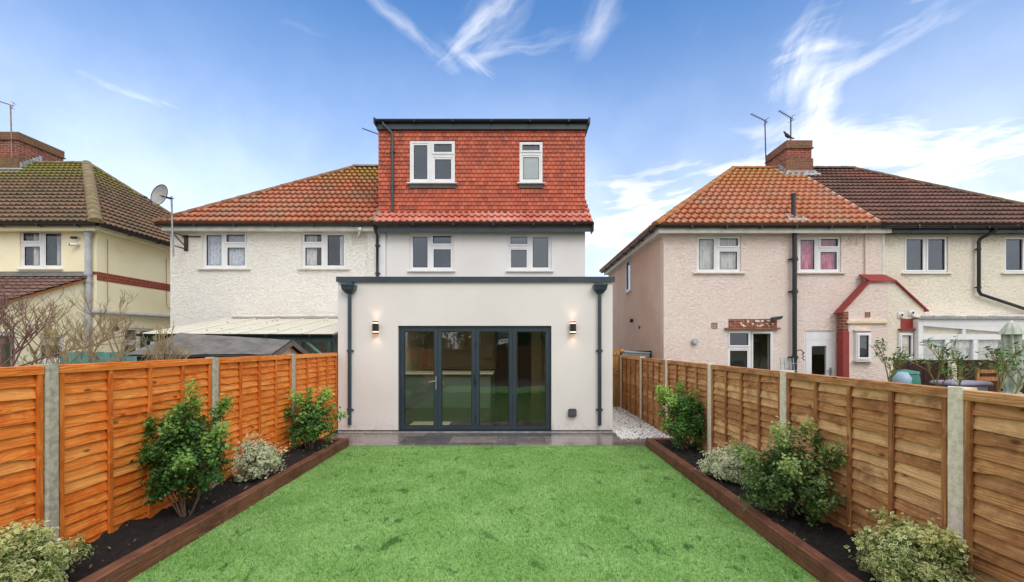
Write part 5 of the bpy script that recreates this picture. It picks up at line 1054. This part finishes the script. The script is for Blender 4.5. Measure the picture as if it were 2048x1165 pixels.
b = MB(); b.lathe((7.06, 8.30, 0), [(.05, .95), (.12, 1.0), (.14, 1.14), (.08, 1.25), (.0, 1.26)], 16); b.box(6.96, 7.16, 8.2, 8.4, -.05, .95); single('water_tub', b, 'blueplastic', 'pale blue plastic tub beside the teal barrel', 'tub')
T = thing('garden_chair', 'brown wooden garden chair beside the closed parasol', 'chair', (9.15, 8.6, 0)); b = MB(); b.box(8.95, 9.4, 8.4, 8.85, .42, .46); part('seat', b, 'browntimber', T)
for xx in (8.95, 9.36):
    for yy in (8.4, 8.81): b = MB(); b.box(xx, xx+.04, yy, yy+.04, -.05, .418 if yy < 8.6 else 1.30); part('leg', b, 'fence_brown_z', T)
b = MB(); b.box(8.99, 9.36, 8.82, 8.84, 1.05, 1.13); b.box(8.99, 9.36, 8.82, 8.84, 1.2, 1.27); part('backrest', b, 'fence_brown_z', T)
# black frame by pink side wall
T = thing('side_gate', 'black side gate with a pale pipe on top beside the pink house', 'gate', (3.4, 13.2, 0)); b = MB(); ring(b, 3.0, 3.9, .0, 1.58, .05, 13.0, 13.05); part('frame', b, 'black', T)
b = MB(); b.box(3.052, 3.848, 13.01, 13.03, .052, 1.40); part('panel', b, 'slatedark', T); b = MB(); b.tube([(3.02, 12.97, 1.56), (3.85, 12.97, 1.50)], .035, 10); part('pipe', b, 'blueplastic', T); b = MB(); b.tube([(3.0, 12.95, 1.57), (3.10, 12.95, 1.58)], .05, 10); part('pipe_end', b, 'orangeplastic', T)
b = MB(); b.tube([(3.90, 15.1, 2.55), (3.80, 15.1, 2.55)], .06, 10); part('wall_outlet', b, 'dkplastic', PK); b = MB(); b.tube([(3.91, 14.3, 2.3), (3.88, 14.3, 2.3)], .05, 8); part('wall_outlet', b, 'dkplastic', PK)
T = thing('clothes_airer', 'pale blue clothes airer standing under the kitchen window of the pink house', 'airer', (6.9, 11.4, 0)); b = MB()
for xx in (6.75, 6.85, 7.0, 7.08): b.tube([(xx, 11.4, -.05), (xx-.05, 11.5, 1.42)], .011, 6)
for z in (.9, 1.1, 1.28): b.tube([(6.7, 11.45, z), (7.08, 11.45, z)], .008, 6)
part('frame', b, 'blueplastic', T)
T = thing('plant_hanger', 'dark wrought iron hanger beside the soil pipe of the pink house', 'hanger', (7.5, 11.95, 1.5)); b = MB(); b.tube([(7.45, 11.99, 1.60), (7.45, 11.85, 1.62), (7.47, 11.80, 1.55)], .01, 6)
for k in range(5): b.tube([(7.47, 11.80, 1.55-k*.045), (7.47+.03*(-1)**k, 11.80, 1.53-k*.045)], .016, 6)
part('hook', b, 'rust', T)

# ------------------------------------------------------------------ plants
def leaves(name, mat, parent, C_, Rr, n_cl, n_leaf, leaf, seed, clip=None, shell=.55, spread=.07, shoots=0):
    r = np.random.default_rng(seed); C_ = np.array(C_); Rr = np.array(Rr)
    d = r.normal(0, 1, (n_cl, 3)); d /= np.linalg.norm(d, axis=1)[:, None]; d[:, 2] = np.where(d[:, 2] < -.8, -d[:, 2], d[:, 2])
    lump = 1+.17*np.sin(d[:, 0]*5+seed)+.15*np.sin(d[:, 1]*6+seed*2)+.12*np.sin(d[:, 2]*7+d[:, 0]*4+seed)
    rad = (shell+(1-shell)*r.random(n_cl)**.6)*lump*.84; tips = C_+d*Rr*rad[:, None]
    if shoots:
        k0 = n_cl-shoots; nb_ = max(1, shoots//5)
        for q in range(nb_):
            dd = r.normal(0, 1, 3); dd[2] = abs(dd[2])*.9+.25; dd /= np.linalg.norm(dd)
            for w in range(5):
                if k0+q*5+w < n_cl: tips[k0+q*5+w] = C_+dd*Rr*(.95+.42*w/4*r.uniform(.6, 1.1))
    ci = r.integers(0, n_cl, n_leaf); off = r.normal(0, spread, (n_leaf, 3)); P = tips[ci]+off
    if clip: P[:, 0] = np.clip(P[:, 0], *clip); P[:, 0] += 0
    P[:, 2] = np.maximum(P[:, 2], .14)
    rel = (P-C_)/Rr; out = rel/np.maximum(np.linalg.norm(rel, axis=1), .2)[:, None]
    nr = out*.7+np.array([0, 0, .55])+r.normal(0, .55, (n_leaf, 3)); nr /= np.linalg.norm(nr, axis=1)[:, None]
    ax = np.cross(nr, r.normal(0, 1, (n_leaf, 3))); ax /= np.linalg.norm(ax, axis=1)[:, None]; sd = np.cross(nr, ax)
    L_ = (leaf*r.uniform(.6, 1.25, n_leaf))[:, None]; W_ = L_*.36; up_ = nr*L_*.10
    b0 = P-ax*L_*.5; tp = P+ax*L_*.5-up_; ml = P-sd*W_+up_*1.2; mr = P+sd*W_+up_*1.2; mc = P-up_*.3
    v = np.stack([b0, ml, tp, mr, mc], 1).reshape(-1, 3); k = np.arange(n_leaf)*5
    f = np.stack([np.stack([k, k+1, k+4], 1), np.stack([k+1, k+2, k+4], 1), np.stack([k+2, k+3, k+4], 1), np.stack([k+3, k, k+4], 1)], 1).reshape(-1, 3)
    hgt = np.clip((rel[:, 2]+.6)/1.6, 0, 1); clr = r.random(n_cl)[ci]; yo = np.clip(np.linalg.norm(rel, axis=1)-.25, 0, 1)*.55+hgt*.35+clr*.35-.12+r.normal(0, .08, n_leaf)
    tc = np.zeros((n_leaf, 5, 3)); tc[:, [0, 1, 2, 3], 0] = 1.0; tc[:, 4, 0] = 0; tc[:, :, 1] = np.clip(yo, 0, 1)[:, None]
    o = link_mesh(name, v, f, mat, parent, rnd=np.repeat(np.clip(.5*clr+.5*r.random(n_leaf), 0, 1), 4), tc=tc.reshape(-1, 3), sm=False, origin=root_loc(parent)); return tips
def shrub(label, x, y, h, rx_, ry_, mat, n_leaf, leaf, seed, clip, kind='bush', group='shrubs planted in the two beds', zc=.5):
    T = thing('shrub', label, 'shrub', (x, y, .1), group); z0 = .12; C_ = (x, y, z0+h*zc)
    up = kind == 'up'
    rz_ = h*(.57 if up else .55)
    tips = leaves('foliage', mat, T, C_, (rx_, ry_, rz_), 230 if up else 160, n_leaf, leaf, seed, clip, shell=.30 if up else .55, spread=.034 if up else .03, shoots=50 if up else 0)
    r = random.Random(seed); b = MB()
    for i in range(9 if up else 7): pass
    stems = []
    for i in range(9):
        a_ = r.uniform(0, 6.28); q = r.uniform(.35, .8); e_ = Vector((x+math.cos(a_)*rx_*q*.6, y+math.sin(a_)*ry_*q*.7, z0+h*r.uniform(.5, .85)))
        if clip: e_.x = min(max(e_.x, clip[0]), clip[1])
        s_ = Vector((x+math.cos(a_)*.03, y+math.sin(a_)*.03, z0-.05)); m_ = s_.lerp(e_, .45)+Vector((math.cos(a_)*.05, math.sin(a_)*.05, -.02)); b.tube([s_, m_, e_], [.009, .006, .003], 6); stems.append((m_, e_))
    for t_ in tips[::4]:
        m_, e_ = r.choice(stems); tv = Vector(t_)
        if clip: tv.x = min(max(tv.x, clip[0]), clip[1])
        k_ = m_.lerp(e_, r.random()); b.tube([k_, k_.lerp(tv, .5)+Vector((0, 0, .02)), tv], [.004, .003, .0015], 4, cap=False)
    part('stems', b, 'bark', T)
    return T
CL, CRr = (-3.50, 9), (-9, 2.87)
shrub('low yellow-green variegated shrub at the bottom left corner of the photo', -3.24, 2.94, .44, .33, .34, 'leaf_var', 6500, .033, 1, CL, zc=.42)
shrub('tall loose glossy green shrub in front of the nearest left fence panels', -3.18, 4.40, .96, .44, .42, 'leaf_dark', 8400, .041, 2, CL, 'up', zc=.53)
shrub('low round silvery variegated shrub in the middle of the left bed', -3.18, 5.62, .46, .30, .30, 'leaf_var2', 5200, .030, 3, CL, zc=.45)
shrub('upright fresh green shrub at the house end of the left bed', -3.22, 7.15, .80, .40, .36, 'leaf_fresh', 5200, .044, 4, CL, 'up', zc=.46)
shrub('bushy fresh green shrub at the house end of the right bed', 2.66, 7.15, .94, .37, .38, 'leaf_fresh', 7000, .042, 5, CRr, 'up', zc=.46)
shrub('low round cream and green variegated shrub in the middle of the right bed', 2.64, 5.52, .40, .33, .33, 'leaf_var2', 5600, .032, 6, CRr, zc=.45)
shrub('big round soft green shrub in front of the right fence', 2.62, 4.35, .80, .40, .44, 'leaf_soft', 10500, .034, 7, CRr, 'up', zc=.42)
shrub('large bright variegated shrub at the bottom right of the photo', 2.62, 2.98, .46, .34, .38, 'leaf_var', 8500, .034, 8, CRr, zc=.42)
# loose shoots sticking out of the taller shrubs
def shoots(x, y, pts, mat, seed, label_parent):
    pass
def bare_tree(name, label, base, seed, levels, L0, spread, mat, r0=.02, lean=(0, 0, 1), group=None, nb=3, leafy=None, grow=.72, cat='bare shrub'):
    r = random.Random(seed); T = thing(name, label, cat, base, group); b = MB(); tw = MB(); ends = []
    def grow_(p, d, L_, rad, lev):
        n = 3; pts = [p]; q = p; dd = d.copy()
        for i in range(n): dd = (dd+Vector((r.uniform(-1, 1), r.uniform(-1, 1), r.uniform(-.4, .8)))*.16).normalized(); q = q+dd*L_/n; pts.append(q)
        (b if lev < 2 else tw).tube(pts, [rad, rad*.9, rad*.8, rad*.68], 6 if lev < 2 else 4, cap=False)
        if lev >= levels: ends.append(q); return
        for k in range(nb if lev > 0 else nb+1):
            s_ = pts[r.randint(2, 3)] if k else q; nd_ = (dd+Vector((r.uniform(-1, 1), r.uniform(-1, 1), r.uniform(-.25, .8)))*spread).normalized()
            grow_(s_, nd_, L_*grow*r.uniform(.75, 1.2), rad*.66, lev+1)
    grow_(Vector(base), Vector(lean).normalized(), L0, r0, 0)
    part('trunk', b, mat, T); part('twigs', tw, mat, T)
    if leafy:
        v = MB(); 
        for e_ in ends:
            for k in range(leafy[1]):
                c_ = e_+Vector((r.gauss(0, .04), r.gauss(0, .04), r.gauss(0, .04))); a_ = Vector((r.gauss(0, 1), r.gauss(0, 1), r.gauss(0, .5))).normalized()*leafy[2]; s_ = a_.cross(Vector((r.gauss(0, .4), r.gauss(0, .4), 1))).normalized()*leafy[2]*.4
                v.add([c_-a_, c_-s_, c_+a_, c_+s_, c_], [(0, 1, 4), (1, 2, 4), (2, 3, 4), (3, 0, 4)], rnd=r.random(), tc=[(1, r.random(), 0)]*4+[(0, .5, 0)])
        part('leaves', v, leafy[0], T)
    return T
GB = 'bare shrubs behind the orange fence'
bare_tree('bare_shrub', 'bare olive-stemmed shrub in front of the yellow house, left of the grey shed', (-5.0, 5.75, 0), 11, 6, .80, .66, 'twig', .024, (-.05, 0, 1), GB, grow=.66, nb=3)
bare_tree('bare_shrub', 'bare shrub with arching olive twigs reaching over the teal fence', (-5.9, 5.9, .2), 12, 6, .98, .85, 'twig', .022, (-.25, .1, 1), GB, grow=.66, nb=3)
bare_tree('bare_shrub', 'small bare forked shrub in front of the grey shed roof', (-4.35, 5.9, .3), 13, 4, .85, .5, 'twig', .018, (-.05, 0, 1), GB, grow=.58)
bare_tree('bare_shrub', 'dense reddish bare shrub at the left edge above the fence', (-6.0, 5.2, .2), 14, 6, .95, .9, 'twigred', .026, (.0, 0, 1), GB, nb=3, grow=.66)
GRs = 'rose bushes behind the brown fence'
for i, (x, y, L_, lb) in enumerate([(5.45, 6.5, .42, 'leggy rose bush in front of the teal barrel, leftmost of the rose bushes'), (5.9, 6.3, .42, 'rose bush between the teal barrel and the white post'), (6.35, 6.55, .38, 'rose bush in front of the pale post of the dark fence'), (6.75, 6.4, .42, 'rose bush in front of the covered table'), (7.2, 6.6, .44, 'rose bush overlapping the closed parasol at the right edge')]):
    bare_tree('rose_bush', lb, (x, y, .85), 60+i, 4, L_, .95, 'rosestem', .014, (-.3+.15*i, 0, 1), GRs, nb=3, leafy=('leaf_dark', 1, .042), grow=.60, cat='rose bush')
# trees beyond the rear fence (mirrored in the door glass)
def leafy_tree(x, y, h, r_, seed, label):
    T = thing('tree', label, 'tree', (x, y, 0), 'trees beyond the rear fence'); b = MB(); b.tube([(x, y, -.05), (x+.1, y, h*.45), (x, y, h*.7)], [.16, .12, .06], 8)
    r = random.Random(seed)
    for k in range(7): a_ = r.uniform(0, 6.28); b.tube([(x+.05, y, h*.35), (x+math.cos(a_)*r_*.6, y+math.sin(a_)*r_*.6, h*r.uniform(.55, .85))], [.07, .02], 6)
    part('trunk', b, 'bark', T); leaves('crown', 'leaf_tree', T, (x, y, h*.65), (r_, r_, h*.36), 140, 5000, .16, seed, None, .4, .22)
leafy_tree(-6.2, -8.5, 6.5, 2.2, 31, 'yellow-green leafy tree behind the viewpoint on the left, beyond the rear fence'); leafy_tree(1.5, -13, 6.0, 2.3, 32, 'yellow-green leafy tree behind the viewpoint on the right, beyond the rear fence')

for i, (x, y, h_, r_) in enumerate([(-7.5, -6.4, 4.4, 1.6), (-4.6, -6.2, 3.7, 1.5), (-1.9, -6.5, 4.0, 1.6), (.9, -6.2, 3.6, 1.5), (3.7, -6.5, 4.2, 1.6), (6.6, -6.3, 3.8, 1.5)]):  # bushes added to keep bright sky out of the door glass reflections
    T = thing('added_hedge_bush', 'added dense green bush %s beyond the rear fence' % ['leftmost', 'second from left', 'third from left', 'third from right', 'second from right', 'rightmost'][i], 'bush', (x, y, 0), 'added bushes beyond the rear fence')
    leaves('crown', 'leaf_tree' if i in (1, 4) else 'leaf_dark', T, (x, y, h_*.5), (r_, .9, h_*.5), 150, 5200, .15, 80+i, None, .35, .16)
    b = MB(); b.tube([(x, y, -.05), (x, y, h_*.6)], [.08, .03], 6); part('trunk', b, 'bark', T)
